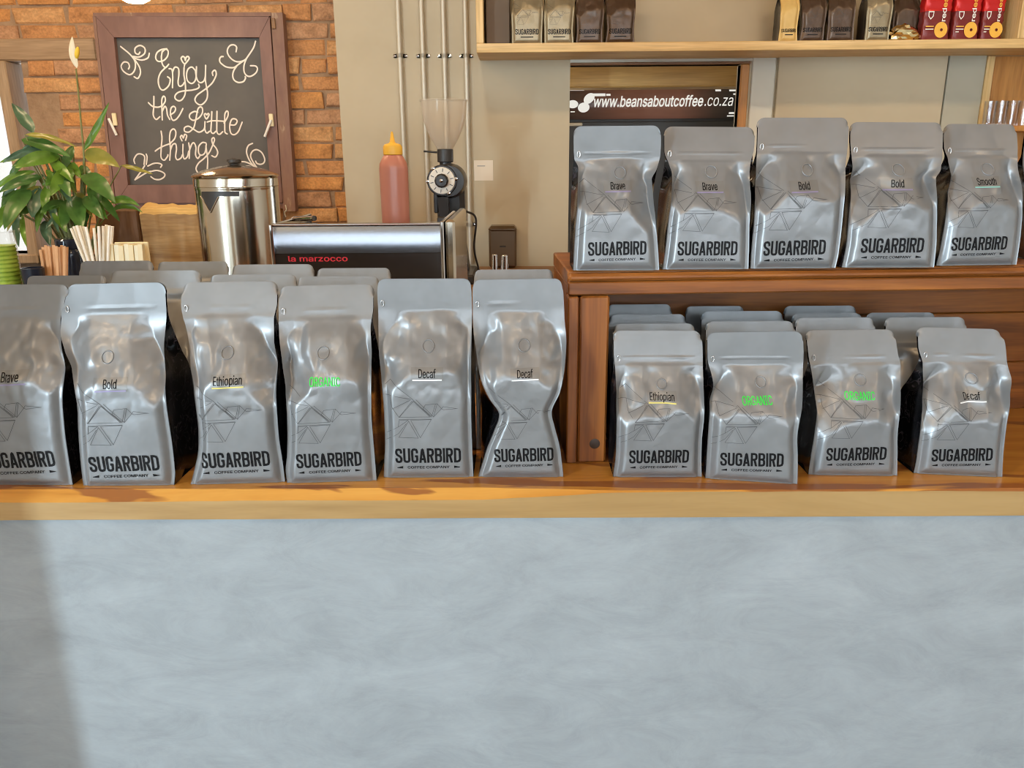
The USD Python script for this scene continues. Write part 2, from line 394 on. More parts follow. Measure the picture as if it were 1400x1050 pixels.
M_room = plain("room_wall_paint", (0.62, 0.60, 0.56), 0.7)
M_ceil = plain("ceiling_boards", (0.56, 0.36, 0.20), 0.7)
M_floor = mottled("floor_screed", [(0.3, (0.22, 0.21, 0.20)), (0.7, (0.30, 0.29, 0.27))], (3, 3, 3), 5, 0.5)
M_steel = plain("brushed_steel", (0.68, 0.625, 0.53), 0.13, 1.0, anisotropic=0.5)
M_chrome = plain("polished_chrome", (0.72, 0.72, 0.73), 0.06, 1.0)
M_conduit = plain("galvanised_conduit", (0.55, 0.51, 0.42), 0.5, 0.6)
M_black = plain("black_enamel", (0.022, 0.020, 0.019), 0.28)
M_blackmatt = plain("black_plastic", (0.03, 0.027, 0.025), 0.45)
M_dial = plain("dial_white", (0.70, 0.66, 0.58), 0.4)
M_darkgloss = plain("dark_gloss_panel", (0.03, 0.024, 0.021), 0.12)
M_red = plain("red_lettering", (0.75, 0.03, 0.05), 0.4)
M_yellow = plain("yellow_plastic", (0.85, 0.48, 0.05), 0.4)
M_sauce = plain("pink_brown_syrup_bottle", (0.50, 0.20, 0.145), 0.28, subsurface_weight=0.0)
M_paper = plain("white_paper", (0.74, 0.66, 0.54), 0.8)
M_paper_grey = plain("grey_print", (0.35, 0.34, 0.32), 0.8)
M_straw = plain("paper_straw_wrap", (0.92, 0.89, 0.81), 0.7)
M_straw_b = plain("cream_straw_wrap", (0.88, 0.82, 0.68), 0.7)
M_stick = mottled("wooden_stirrer", [(0.3, (0.60, 0.30, 0.13)), (0.7, (0.72, 0.42, 0.22))], (40, 40, 8), 4, 0.7)
M_cream = plain("cream_holder", (0.80, 0.68, 0.42), 0.45)
M_cream_b = plain("sachet_cream", (0.86, 0.80, 0.60), 0.6)
M_green = mottled("green_cups", [(0.3, (0.27, 0.42, 0.04)), (0.7, (0.44, 0.58, 0.09))], (6, 6, 60), 3, 0.4)
M_navy = plain("navy_gloss", (0.012, 0.016, 0.03), 0.12)
M_terra = mottled("dark_pot", [(0.3, (0.13, 0.06, 0.04)), (0.7, (0.18, 0.09, 0.055))], (8, 8, 8), 4, 0.6)
M_soil = plain("soil", (0.03, 0.02, 0.013), 0.95)
M_redpack = plain("red_foil_pack", (0.55, 0.012, 0.012), 0.25, 0.2)
M_redpack_dark = plain("dark_red_foil_pack", (0.18, 0.016, 0.014), 0.3, 0.1)
M_white_ink = plain("white_ink", (0.82, 0.80, 0.76), 0.5)
M_orange_ink = plain("orange_ink", (0.85, 0.47, 0.06), 0.5)
M_foil = plain("crumpled_gold_foil", (0.80, 0.66, 0.36), 0.16, 1.0)
M_brownbox = plain("brown_card", (0.13, 0.085, 0.05), 0.6)
M_teal = plain("pale_teal_paint", (0.36, 0.40, 0.34), 0.6)
M_wine = plain("dispenser_metal", (0.20, 0.155, 0.11), 0.3, 0.85)


def leaf_material(name, a, b):
    return usdkit.material(stage, L(name), {
        "tc": ("texture_coordinate", {}), "n": ("noise_texture", {"scale": 26.0, "detail": 3.0}), "r": ("rgb_ramp", {"ramp": [(0.3, a), (0.7, b)]}),
        "p": ("principled_bsdf", {"roughness": 0.3}), "t": ("translucent_bsdf", {}), "m": ("mix_closure", {"fac": 0.22})},
        [("tc.object", "n.vector"), ("n.fac", "r.fac"), ("r.color", "p.base_color"), ("r.color", "t.color"), ("p.BSDF", "m.closure1"), ("t.BSDF", "m.closure2")], surface="m.closure")


M_leaf = [leaf_material("lily_leaf_a", (0.045, 0.12, 0.025), (0.085, 0.21, 0.045)), leaf_material("lily_leaf_b", (0.09, 0.20, 0.02), (0.16, 0.32, 0.045)),
          leaf_material("lily_leaf_c", (0.055, 0.12, 0.07), (0.10, 0.20, 0.12)), leaf_material("lily_leaf_d", (0.22, 0.22, 0.035), (0.34, 0.30, 0.06))]
M_stem = leaf_material("lily_stem", (0.18, 0.20, 0.05), (0.26, 0.26, 0.08))
M_spathe = leaf_material("lily_spathe", (0.80, 0.74, 0.55), (0.88, 0.84, 0.68))
M_spadix = plain("lily_spadix", (0.78, 0.52, 0.04), 0.6)


def clear(name, tint, fac_scale=1.0):
    return usdkit.material(stage, L(name), {
        "t": ("transparent_bsdf", {"color": tint}), "g": ("glossy_bsdf", {"roughness": 0.04, "color": (1, 1, 1)}), "f": ("fresnel", {"IOR": 1.5}), "fm": ("math", {"math_type": "multiply", "value2": fac_scale}), "m": ("mix_closure", {})},
        [("f.fac", "fm.value1"), ("fm.value", "m.fac"), ("t.BSDF", "m.closure1"), ("g.BSDF", "m.closure2")], surface="m.closure")


M_pane = clear("window_glass", (0.97, 0.98, 0.98))
M_chrome_dark = plain("smoky_chrome_panel", (0.26, 0.275, 0.31), 0.2, 1.0)
M_hopper = usdkit.material(stage, L("smoky_clear_plastic"), {
    "t": ("transparent_bsdf", {"color": (0.96, 0.94, 0.91)}), "d": ("principled_bsdf", {"base_color": (0.72, 0.66, 0.56), "roughness": 0.15}), "f": ("layer_weight", {"blend": 0.35}),
    "a": ("math", {"math_type": "multiply_add", "value2": 0.55, "value3": 0.16}), "m": ("mix_closure", {})},
    [("f.facing", "a.value1"), ("a.value", "m.fac"), ("t.BSDF", "m.closure1"), ("d.BSDF", "m.closure2")], surface="m.closure")
M_glass = clear("tumbler_glass", (0.97, 0.97, 0.96), 0.45)


def emitter(name, col, s):
    return usdkit.material(stage, L(name), {"e": ("emission", {"color": col, "strength": s})}, surface="e.emission")


M_bulb = emitter("lamp_bulb", (1.0, 0.80, 0.50), 60.0)
M_sign_white = emitter("backlit_sign_white", (1.0, 0.97, 0.88), 0.95)
M_sign = usdkit.material(stage, L("sign_brown_black"), {     # brown in the middle, running to black at both ends
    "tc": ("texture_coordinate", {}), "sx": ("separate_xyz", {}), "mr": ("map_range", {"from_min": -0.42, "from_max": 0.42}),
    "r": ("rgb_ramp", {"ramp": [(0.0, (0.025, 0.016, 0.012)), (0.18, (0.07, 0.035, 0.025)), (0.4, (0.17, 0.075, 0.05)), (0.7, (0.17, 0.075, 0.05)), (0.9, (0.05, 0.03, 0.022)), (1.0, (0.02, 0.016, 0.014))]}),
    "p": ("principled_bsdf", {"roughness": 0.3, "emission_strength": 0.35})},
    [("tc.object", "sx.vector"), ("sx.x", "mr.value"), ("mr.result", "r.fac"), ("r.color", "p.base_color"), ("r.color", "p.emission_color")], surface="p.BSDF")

# ------------------------------------------------------------------ the room
ZC = 1.05          # counter top
YW, YB = 2.30, 2.50  # plaster wall, brick wall
XR0, XR1, YF, ZT = -3.0, 3.3, -4.5, 3.0
single("floor", box(XR0 - .1, XR1 + .1, YF - .1, 4.4, -0.1, 0, 0.001), M_floor, kind="structure", label="grey screed floor of the coffee bar")
single("ceiling", box(XR0 - .1, XR1 + .1, YF - .1, 4.4, ZT, ZT + .1, 0.001), M_ceil, kind="structure", label="brown boarded ceiling of the coffee bar")
single("wall_left", join(box(XR0 - .1, XR0, YF, -3.12, 0, ZT, 0.001), box(XR0 - .1, XR0, -2.68, 4.4, 0, ZT, .001), box(XR0 - .1, XR0, -3.12, -2.68, 0, .59, .001), box(XR0 - .1, XR0, -3.12, -2.68, 2.61, ZT, .001)), M_room, kind="structure", label="left side wall of the room")
single("wall_right", box(XR1, XR1 + .1, YF, 4.4, 0, ZT, 0.001), M_room, kind="structure", label="right side wall of the room")
# street wall behind the camera, with the tall window on its left and the wide window
fw = sbox(XR0, 0, XR1, ZT).difference(sbox(-2.1, 1.05, 3.1, 2.8))
single("wall_front", flat_xz(fw, YF + .1, 0.1), M_room, kind="structure", label="street wall behind the viewer with a wide window")
for n, (a, b, c, d) in enumerate(((-2.1, 3.1, 1.05, 2.8),)):
    t = Thing(f"window_{n + 2}", "street window behind the viewer", None, (0, 0, 0), kind="structure")
    fr = sbox(a, c, b, d).difference(sbox(a + .05, c + .05, b - .05, d - .05))
    t.add("window_frame", flat_xz(fr, YF + .08, 0.06), M_room, 10)
    t.add("pane", box(a + .05, b - .05, YF + .04, YF + .046, c + .05, d - .05, .001), M_pane, False)
# unseen pier added to cast the shadow on the counter's left end
single("unseen_pier", box(-1.10, -0.87, -0.25, -0.012, 0, ZT, 0.004), M_room, kind="structure", label="unseen plastered pier added to shade the left end of the counter")

# beige plaster wall, with the serving hatch cut through it
pL = at(457, 0, YW); hA = at(778, 100, YW); hB = at(1010, 93, YW); hTop = at(900, 89, YW)[2]
zw0 = 0.0
hx0, hx1 = at(779, 130, YW)[0], at(1010, 130, YW)[0]
xw0 = at(463, 120, YW)[0]
wall_poly = sbox(xw0, 0, XR1, ZT).difference(sbox(hx0, 1.05, hx1, hTop))
single("wall_back", flat_xz(wall_poly, YW + .05, .05), M_wall, kind="structure", label="beige plastered wall behind the bar with conduits and a hatch")
single("wall_far", box(-0.2, 2.2, 4.2, 4.3, 0, ZT, .001), M_blackmatt, kind="structure", label="dark far wall seen through the serving hatch")

# brick wall: mortar bed and single bricks
t = Thing("wall_brick", "old orange and brown brick wall behind the chalkboard", None, (0, 0, 0), kind="structure")
xb0, xb1 = -2.62, xw0 + 0.10
wx0 = at(11, 205, YB)[0]                               # the old window's opening ends here
t.add("mortar_bed", join(box(xb0 + .55, xb1, YB + .012, YB + .14, 0, ZT, .001), box(XR0, xb0 + .55, YB + .012, YB + .14, 0, 1.10, .001), box(XR0, xb0 + .55, YB + .012, YB + .14, at(60, 52, YB)[2] - .01, ZT, .001)), M_mortar, False)
CH, BL = 0.068, 0.232
xlint = at(120, 65, YB)[0]
for row in range(16, 33):
    z0 = row * CH
    if z0 < 1.04 or z0 > 2.16:
        continue
    x = xb0 - (row % 2) * BL / 2 + rng.uniform(-.02, .02)
    while x < xw0 + .02:
        ln = BL * (0.5 if rng.random() < 0.10 else 1.0) * rng.uniform(0.95, 1.04)
        a, b = max(x, xb0), min(x + ln - .011, xw0 + .05)
        if b - a > 0.03 and not (a < wx0 + .04 and 1.05 < z0 < at(60, 53, YB)[2] - .02) and not (a < xlint and at(60, 84, YB)[2] - .04 < z0 < at(60, 53, YB)[2] - .02):
            d = YB + rng.uniform(-.009, .008)
            P = []
            e = 0.006
            for (X, sx) in ((a, 1), (b, -1)):
                for (Z, sz) in ((z0 + .004, 1), (z0 + CH - .005, -1)):
                    jx, jz = rng.uniform(-.007, .007), rng.uniform(-.005, .004)
                    P += [(X + jx, d + .05, Z + jz), (X + jx, d + e, Z + jz), (X + sx * e + jx + rng.uniform(0, .003) * sx, d + rng.uniform(-.002, .003), Z + sz * e + jz)]
            P.append(((a + b) / 2 + rng.uniform(-.04, .04), d - rng.uniform(.001, .004), z0 + CH / 2))
            t.add("brick", hull(P), M_brick[rng.choice(4, p=[.3, .3, .2, .2])] , 25)
        x += ln

# old window at the far left: post, lintel, pane
t = Thing("window_1", "old timber window at the left edge of the brick wall", None, (0, 0, 0), kind="structure")
pz0, pz1 = 1.06, at(20, 84, YB)[2]
a0, a1 = at(12, 205, YB - .03)[0], at(27, 205, YB - .03)[0]
t.add("post", box(a0, a1, YB - .03, YB + .1, pz0, pz1, .005), M_old)
za, zb = at(60, 82, YB - .02)[2], at(60, 51, YB - .02)[2]
t.add("lintel", box(XR0, at(128, 65, YB - .02)[0], YB - .006, YB + .1, za, zb, .006), M_old_x)
t.add("sill", box(XR0, a1, YB - .04, YB + .13, 1.06, 1.10, .005), M_old)
t.add("pane", box(XR0, a0, YB + .06, YB + .066, 1.10, za, .001), M_pane, False)

# hatch trim, pale jamb, wall panels
yt = YW - .015
t = Thing("trim_1", "thin orange wood trim around the serving hatch", None, (0, 0, 0), kind="structure")
zt1 = hTop
t.add("head_trim", box(hx0, hx1 + .035, yt, YW + .05, zt1, zt1 + .010, .002), M_bench)
t.add("side_trim", box(hx1, hx1 + .032, yt, YW + .04, 1.06, zt1, .003), M_cab)
j0, j1 = at(1021, 130, YW)[0], at(1057, 130, YW)[0]
zsh = at(1020, 76, YW)[2]
single("trim_2", box(j0 + .012, j1, YW - .010, YW + .001, 1.06, zsh + .01, .003), M_wall_pale, kind="structure", label="pale mint painted jamb strip right of the hatch")
single("trim_3", box(hx0 - .0, j0 + .012, YW - .006, YW + .001, zt1 + .0105, zsh + .02, .001), M_wall_pale, kind="structure", label="pale strip of wall between hatch and upper shelf")
q0, q1, q2 = at(1058, 130, YW)[0], at(1287.3, 130, YW)[0], at(1338, 130, YW)[0]
t = Thing("wall_panelling", "two flat painted panels with a dark joint right of the hatch", None, (0, 0, 0), kind="structure")
t.add("panel", box(q0 + .004, q1 - .003, YW - .022, YW + .001, 1.06, zsh + .01, .002), M_wall)
t.add("panel", box(q1 + .003, q2, YW - .022, YW + .001, 1.06, zsh + .01, .002), M_panel_grey)

# ------------------------------------------------------------------ bar counter and its worktop
XL, XRR = -0.865, 1.25
single("bar_counter", box(XL, XRR, 0.0, 0.45, 0, ZC - .0405, 0.004), M_conc, "blue grey smooth plastered front of the bar counter", "counter")
xs = np.linspace(XL, XRR, 240)
nz = meshkit.fbm(np.stack([xs * 9, xs * 0, xs * 0], 1), 4, 5) - .5
pxs = np.array([(-0.9), -0.05, 0.02, 0.12, 0.25, 1.25])
wh = np.interp(xs, pxs, [.0135, .0115, .0085, .003, .0015, .0025]) + nz * .004
wh = np.clip(wh, .0012, .02); wd = wh * 1.15
yfr = -0.009 + nz * .002
prof = np.stack([np.stack([xs, np.full_like(xs, .47), np.full_like(xs, ZC)], 1), np.stack([xs, yfr + wd, np.full_like(xs, ZC)], 1),
                 np.stack([xs, yfr, ZC - wh], 1), np.stack([xs, yfr, np.full_like(xs, ZC - .040)], 1),
                 np.stack([xs, np.full_like(xs, .47), np.full_like(xs, ZC - .040)], 1), np.stack([xs, np.full_like(xs, .47), np.full_like(xs, ZC)], 1)], 1)
P = prof.transpose(1, 0, 2)[::-1]
wt = grid(P)
single("counter_worktop", wt, M_ctop, "long varnished orange wood counter top with a pale sawn front edge", "worktop", smooth=20)

# lower bench behind it and back bench along the wall (mostly hidden)
t = Thing("service_bench", "low dark bench behind the counter that carries the espresso machine", "bench", (0, .75, 0))
t.add("bench_top", box(-.86, 1.25, .50, .98, .92, .95), M_bench)
t.add("bench_body", box(-.84, 1.23, .52, .96, 0, .92), M_blackmatt)
ZB = 1.06
t = Thing("back_bench", "long dark wood bench along the brick and plaster walls", "bench", (0, 1.9, 0))
t.add("bench_top", box(-2.6, 2.4, 1.22, YW - .025, ZB - .04, ZB), M_bench)
t.add("bench_body", box(-2.58, 2.38, 1.26, YW - .03, 0, ZB - .04), M_blackmatt)

# ------------------------------------------------------------------ crate
crL = at(772, 384, 0.11); ct = at(772, 379, 0.11)
ZCR = at_z(790, 371.5, 0)[2] if False else CAM[2] - 0.155
ang = math.radians(2.6)       # its right end stands a little further back
c0 = at_z(774, 373, ZCR); cx0, cy0 = c0[0] + .004, 0.093
CW, CD = 0.95, 0.235
t = Thing("wooden_crate", "open orange brown wooden crate standing on the right of the counter", "crate", (cx0, cy0, ZC))


def crx(m):
    return rot(m, ang, [0, 0, 1], (cx0, cy0, ZC))


zt = ZCR
t.add("top_board", crx(box(cx0, cx0 + CW, cy0 + .010, cy0 + CD, zt - .022, zt, .002)), M_crate_x)
t.add("front_moulding", crx(box(cx0, cx0 + CW, cy0 - .004, cy0 + .010, zt - .014, zt - .003, .004)), M_crate_x)
t.add("top_rail", crx(box(cx0 + .0, cx0 + CW, cy0 + .0, cy0 + .022, zt - .034, zt - .015, .002)), M_crate_x)
t.add("corner_upright", crx(box(cx0, cx0 + .016, cy0 + .0, cy0 + .030, ZC, zt - .036, .002)), M_crate_z)
up = t.add("side_upright", crx(box(cx0 + .0175, cx0 + .060, cy0 + .002, cy0 + .026, ZC, zt - .0355, .003)), M_crate_z)
kn = at(808, 608, cy0)
t.add("knot", crx(lathe([(0, .0012), (.006, .0012), (.008, .0002), (.008, 0)], (cx0 + .043, cy0 + .0022, kn[2]), 24, "-y")), plain("dark_knot", (0.04, 0.022, 0.014), 0.6), label="round dark knot in the side upright")
t.add("side_board", crx(box(cx0 + .001, cx0 + .020, cy0 + .030, cy0 + CD, ZC, zt - .022, .002)), M_crate_z)
nb = 3
for k in range(nb):
    za, zb = ZC + (zt - .022 - ZC) * k / nb, ZC + (zt - .022 - ZC) * (k + 1) / nb - .001
    t.add("back_plank", crx(box(cx0 + .020, cx0 + CW, cy0 + CD - .016 - .001 * (k % 2), cy0 + CD, za, zb, .0015)), M_crate_x)
t.add("side_board", crx(box(cx0 + CW - .02, cx0 + CW, cy0 + .002, cy0 + CD - .017, ZC, zt - .036, .002)), M_crate_z)

# ------------------------------------------------------------------ coffee bags
GL = {"S": [[(.385, .66), (.385, .80), (.34, .9), (.23, .925), (.12, .9), (.075, .8), (.075, .68), (.13, .57), (.33, .43), (.385, .32), (.385, .2), (.34, .1), (.23, .075), (.12, .1), (.075, .2), (.075, .34)]],
      "U": [[(.075, 1.1), (.075, .2), (.12, .1), (.23, .075), (.34, .1), (.385, .2), (.385, 1.1)]],
      "G": [[(.385, .66), (.385, .8), (.34, .9), (.23, .925), (.12, .9), (.075, .8), (.075, .2), (.12, .1), (.23, .075), (.34, .1), (.385, .2), (.385, .46), (.25, .46)]],
      "A": [[(.05, -.1), (.215, .94)], [(.245, .94), (.41, -.1)], [(.12, .26), (.34, .26)], [(.19, .93), (.27, .93)]],
      "R": [[(.075, -.1), (.075, 1.1)], [(.075, .925), (.25, .925), (.35, .89), (.385, .8), (.385, .64), (.35, .55), (.25, .5), (.075, .5)], [(.25, .52), (.395, -.1)]],
      "B": [[(.075, -.1), (.075, 1.1)], [(.075, .925), (.25, .925), (.35, .89), (.38, .8), (.38, .64), (.34, .55), (.25, .52), (.075, .52)], [(.25, .52), (.35, .48), (.385, .38), (.385, .2), (.35, .11), (.25, .075), (.075, .075)]],
      "I": [[(.075, -.1), (.075, 1.1)]],
      "D": [[(.075, -.1), (.075, 1.1)], [(.075, .925), (.22, .925), (.34, .88), (.385, .76), (.385, .24), (.34, .12), (.22, .075), (.075, .075)]]}


def brand_word():
    x, out = 0.0, []
    for ch in "SUGARBIRD":
        g = unary_union([LineString(p).buffer(.073, cap_style="flat", join_style="round") for p in GL[ch]])
        w = .15 if ch == "I" else .46
        g = g.intersection(sbox(-.05, 0, w + .05, 1))
        out.append(shapely.affinity.translate(g, x, 0)); x += w + .055
    return unary_union(out), x - .055


import shapely.affinity
WORD, WORDW = brand_word()
WORD = shapely.affinity.scale(WORD, 1 / WORDW, 1, origin=(0, 0))     # width 1, height 1
WORD_V, WORD_F = tri2d(WORD)
SUB_V, SUB_F = fit2d(text2d("COFFEE COMPANY", 1.0, True), 0, 1, 0, 1)
_B = [[(45, 560), (97, 515), (200, 600), (286, 690)], [(50, 583), (97, 583), (195, 603)], [(97, 583), (103, 640), (135, 690), (200, 612)], [(103, 650), (190, 608)],
      [(207, 612), (137, 690), (281, 690), (207, 612)], [(219, 604), (299, 690)], [(298, 690), (337, 650), (318, 625), (262, 630), (250, 650), (290, 688)],
      [(318, 625), (298, 690)], [(310, 627), (290, 686)], [(337, 650), (345, 640), (410, 650), (345, 655), (337, 650)], [(135, 701), (288, 701)],
      [(190, 706), (287, 703), (232, 793), (190, 706)], [(180, 710), (222, 795), (130, 790), (180, 710)], [(130, 738), (135, 705), (178, 705), (130, 738)],
      [(52, 782), (128, 738)], [(45, 820), (130, 770), (168, 722)]]
BIRD = unary_union([LineString([((x - 108) / 314, (920 - y) / 314) for x, y in p])  .buffer(.0030, cap_style="round", join_style="mitre") for p in _B])


def sstep(a, b, x):
    t = np.clip((x - a) / (b - a), 0, 1); return t * t * (3 - 2 * t)


def smin(a, b, k):
    h = np.clip(0.5 + 0.5 * (b - a) / k, 0, 1); return b * (1 - h) + a * h - k * h * (1 - h)


class Bag:
    """A side-gusset pouch whose outline is measured on the photograph and set up at its own place on the counter, crate or shelf."""

    def __init__(s, Lp, Rp, top, bot, zbase, depth, seed, vz=.86, plane_shift=0.0, wr=1.0, pinch=(), band=.30):
        s.band = band
        s.depth, s.seed, s.zb, s.vz, s.wr = depth, seed, zbase, vz, wr
        (tl, tr), (bl, br) = top, bot
        A, B = at_z(bl[0], bl[1], zbase), at_z(br[0], br[1], zbase)
        s.xA, s.xB, s.yA, s.yB = A[0], B[0], A[1] + plane_shift, B[1] + plane_shift
        if abs(s.yB - s.yA) > .045:
            m = (s.yA + s.yB) / 2; d = math.copysign(.0225, s.yB - s.yA); s.yA, s.yB = m - d, m + d
        s.ztL = s._xz(*tl, 1.0)[1]; s.ztR = s._xz(*tr, 1.0)[1]
        s.H = (s.ztL + s.ztR) / 2 - zbase
        s.fL, s.fR = s._side(Lp, s.ztL, tl, bl), s._side(Rp, s.ztR, tr, br)
        s.pinch = pinch
        r = np.random.default_rng(seed)
        s.tilt = r.uniform(-.05, .05); s.slope = r.uniform(.52, .68); s.v0 = vz - .015 + r.uniform(-.01, .01)
        s.dents = [(r.uniform(.04, .10), r.uniform(.56, .70), r.uniform(.05, .09), r.uniform(.004, .008)), (1 - r.uniform(.04, .10), r.uniform(.54, .68), r.uniform(.05, .09), r.uniform(.004, .009)),
                   (r.uniform(.3, .7), r.uniform(.66, .74), r.uniform(.10, .16), r.uniform(-.003, .003))]

    def Y(s, x):
        return s.yA + (s.yB - s.yA) * (x - s.xA) / (s.xB - s.xA)

    def inset(s, v):
        return .004 + (s.depth / 2 - .004) * sstep(.52, .92, v)

    def lean(s, v):
        return s.band * np.maximum(v - s.vz + .03, 0) * s.H

    def F0(s, v):
        """How far the panel's edge stands in front of the bag's middle plane."""
        return s.depth / 2 * (1 - sstep(.46, s.vz, v)) + .0016

    def _xz(s, px, py, v):
        f = s.depth / 2 - float(s.F0(v)) + s.band * max(v - s.vz + .03, 0) * .24; Y = (s.yA + s.yB) / 2
        for _ in range(4):
            p = at(px, py, Y); Y = s.Y(p[0]) + f
        return p[0], p[2]

    def _side(s, pts, zt, tpx, bpx):
        vs, xs = [], []
        for px, py in pts:
            v = (bpx[1] - py) / (bpx[1] - tpx[1])
            x, z = s._xz(px, py, np.clip(v, 0, 1)); vs.append((z - s.zb) / (zt - s.zb)); xs.append(x)
        o = np.argsort(vs); vs, xs = np.array(vs)[o], np.array(xs)[o]
        keep = np.concatenate([[True], np.diff(vs) > 1e-3]); vs, xs = vs[keep], xs[keep]
        f = PchipInterpolator(vs, xs)
        return lambda v: f(np.clip(v, vs[0], vs[-1]))

    def sv(s, x, z):
        v = (z - s.zb) / s.H; l, r = s.fL(v), s.fR(v); u = (x - l) / (r - l)
        zt = s.ztL + (s.ztR - s.ztL) * np.clip(u, 0, 1); v = (z - s.zb) / (zt - s.zb)
        l, r = s.fL(np.clip(v, 0, 1)), s.fR(np.clip(v, 0, 1))
        return (x - l) / (r - l), v

    def depth_at(s, u, v, x, z):
        """World y of the front panel."""
        f0 = s.F0(v); w = s.fR(v) - s.fL(v)
        d = np.minimum(u, 1 - u) * w                                   # distance to the sealed edge
        h = (s.v0 - v) * s.H                                           # distance below the zip
        P = np.stack([x, z * 1.0, np.full_like(x, s.seed * 3.7)], -1)
        n1 = meshkit.fbm(P * np.array([26, 20, 1]), 3, s.seed) - .5
        n2 = np.abs(meshkit.noise(P * np.array([42, 30, 1]) + n1[..., None] * 1.3, s.seed + 5) - .5) * 2
        n3 = meshkit.fbm(P * np.array([95, 80, 1]), 2, s.seed + 9) - .5
        full = s.depth / 2 + .010
        upper = np.maximum(h, 0) * s.slope + (u - .5) * s.tilt * np.maximum(h, 0) * 4 + n1 * .016 * sstep(0, .03, h)
        upper = upper - .38 * np.maximum(np.abs(u - .5 - s.tilt) - .20, 0) * w * sstep(0, .02, h)
        body = smin(np.full_like(x, full), np.maximum(upper, 0) + .0005, .0032)
        side = f0 + np.maximum(d - .0055, 0) * 1.15
        lowc = f0 + .002 + np.maximum(z - s.zb - .002, 0) * .9          # sloping foot above the bottom seam
        F = smin(smin(body, side, .004), lowc, .003)
        F = np.maximum(F, f0 * .98) if False else F
        fin = sstep(.0055, .0, d)
        F = F * (1 - fin) + f0 * fin
        up = sstep(-.002, .015, h); mid = sstep(.30, .52, v)
        F = F + (n2 - .5) * .0032 * s.wr * up * (.22 + .78 * mid) * sstep(.002, .016, d) + n3 * .0013 * s.wr * up * (.35 + .65 * mid) * sstep(.001, .012, d)
        F = F + n1 * .0026 * s.wr * sstep(.002, .02, d) * (1 - mid) * sstep(0.0, .03, z - s.zb)
        for (cu, cv, rad, amp) in s.dents:
            g = np.exp(-(((u - cu) / (rad * 1.3)) ** 2 + ((v - cv) / rad) ** 2)); F = F - g * amp * s.wr * sstep(0, .004, d)
        top = sstep(s.v0 - .01, s.v0 + .02, v)                           # flat sealed band with the pressed zip
        for zv in (s.vz + .012, s.vz + .024):
            F = F + .0015 * np.exp(-((v - zv) / .0035) ** 2) * sstep(.07, .10, np.minimum(u, 1 - u))
        F = F + top * n1 * .0022
        ins = np.minimum(s.inset(v), .42 * w)
        F = np.maximum(F, f0 * (1 - np.clip(d / ins, 0, 1)) + .0010)    # never behind the folded gusset
        return s.Y(x) + s.depth / 2 - F + s.lean(v)

    def point(s, px, py):
        Y = (s.yA + s.yB) / 2
        for _ in range(5):
            p = at(px, py, Y); u, v = s.sv(np.array([p[0]]), np.array([p[2]]))
            Y = float(s.depth_at(np.clip(u, 0, 1), np.clip(v, 0, 1), np.array([p[0]]), np.array([p[2]]))[0])
        return np.array([p[0], p[2]])

    def panels(s, nu=64, nv=120):
        e = np.linspace(0, 1, nu); u = e - .045 * np.sin(2 * np.pi * e) * 1.6
        v = np.linspace(0, 1, nv)
        U, Vv = np.meshgrid(u, v)
        Lx, Rx = s.fL(Vv), s.fR(Vv); X = Lx + U * (Rx - Lx)
        zt = s.ztL + (s.ztR - s.ztL) * U; Z = s.zb + Vv * (zt - s.zb)
        d = np.minimum(U, 1 - U) * (Rx - Lx); rc = .011
        cut = np.where(d < rc, rc - np.sqrt(np.maximum(rc * rc - (rc - d) ** 2, 0)), 0)
        Z = Z - cut * sstep(.93, 1.0, Vv)
        Yf = s.depth_at(U, Vv, X, Z)
        front = np.stack([X, Yf, Z], -1)
        vl = np.linspace(0, 1, 60); lb_, rb_ = np.minimum(s.fL(vl), s.fL(0.) + (s.fL(1.) - s.fL(0.)) * vl), np.maximum(s.fR(vl), s.fR(0.) + (s.fR(1.) - s.fR(0.)) * vl)
        LB, RB = np.interp(Vv, vl, lb_), np.interp(Vv, vl, rb_); XB = LB + U * (RB - LB); mixb = .92 * (1 - sstep(.72, .90, Vv)); XB = X + (XB - X) * mixb
        back = np.stack([XB, s.Y(X) + s.lean(Vv) + s.depth / 2 + s.F0(Vv) + .006 * np.sin(np.pi * U) * (1 - sstep(.5, .85, Vv)), Z], -1)
        return front, back

    def gussets(s, front, back):
        out = []
        nv = front.shape[0]; v = np.linspace(0, 1, nv)
        ins = np.minimum(s.inset(v), .42 * (s.fR(v) - s.fL(v)))
        for k, sg in ((0, 1), (-1, -1)):
            a, b = front[:, k].copy(), back[:, k]; a[:, 1] += .0013; mid = (a + b) / 2; mid[:, 1] += s.Y(mid[:, 0] + sg * ins) - s.Y(mid[:, 0]); mid[:, 0] += sg * ins
            q1, q3 = (a * .5 + mid * .5), (b * .5 + mid * .5)
            bow = (.0025 * np.sin(v * 9 + s.seed)) * (1 - sstep(.25, .5, v)); q1[:, 0] += -sg * bow; q3[:, 0] += -sg * bow
            G = np.stack([a, q1, mid, q3, b], 1)
            out.append(grid(G if k else G[:, ::-1]))
        return out

    def base(s, front, back):
        a, b = front[0], back[0]
        return grid(np.stack([b, a], 0))

    def stick(s, v2, f, off=.0005, size=.007):
        """Lays flat print (x, z) on the front panel."""
        if not len(f):
            return None
        v3, f3 = trimesh.remesh.subdivide_to_size(np.column_stack([v2, np.zeros(len(v2))]), f, size, max_iter=8)
        x, z = v3[:, 0], v3[:, 1]
        u, v = s.sv(x, z); inside = (u > .012) & (u < .988) & (v > .002) & (v < .995)
        ok = inside[f3].all(1); f3 = f3[ok]
        if not len(f3):
            return None
        y = s.depth_at(np.clip(u, 0, 1), np.clip(v, 0, 1), x, z) - off
        idx, inv = np.unique(f3, return_inverse=True)
        return trimesh.Trimesh(np.stack([x, y, z], 1)[idx], inv.reshape(-1, 3), process=False)


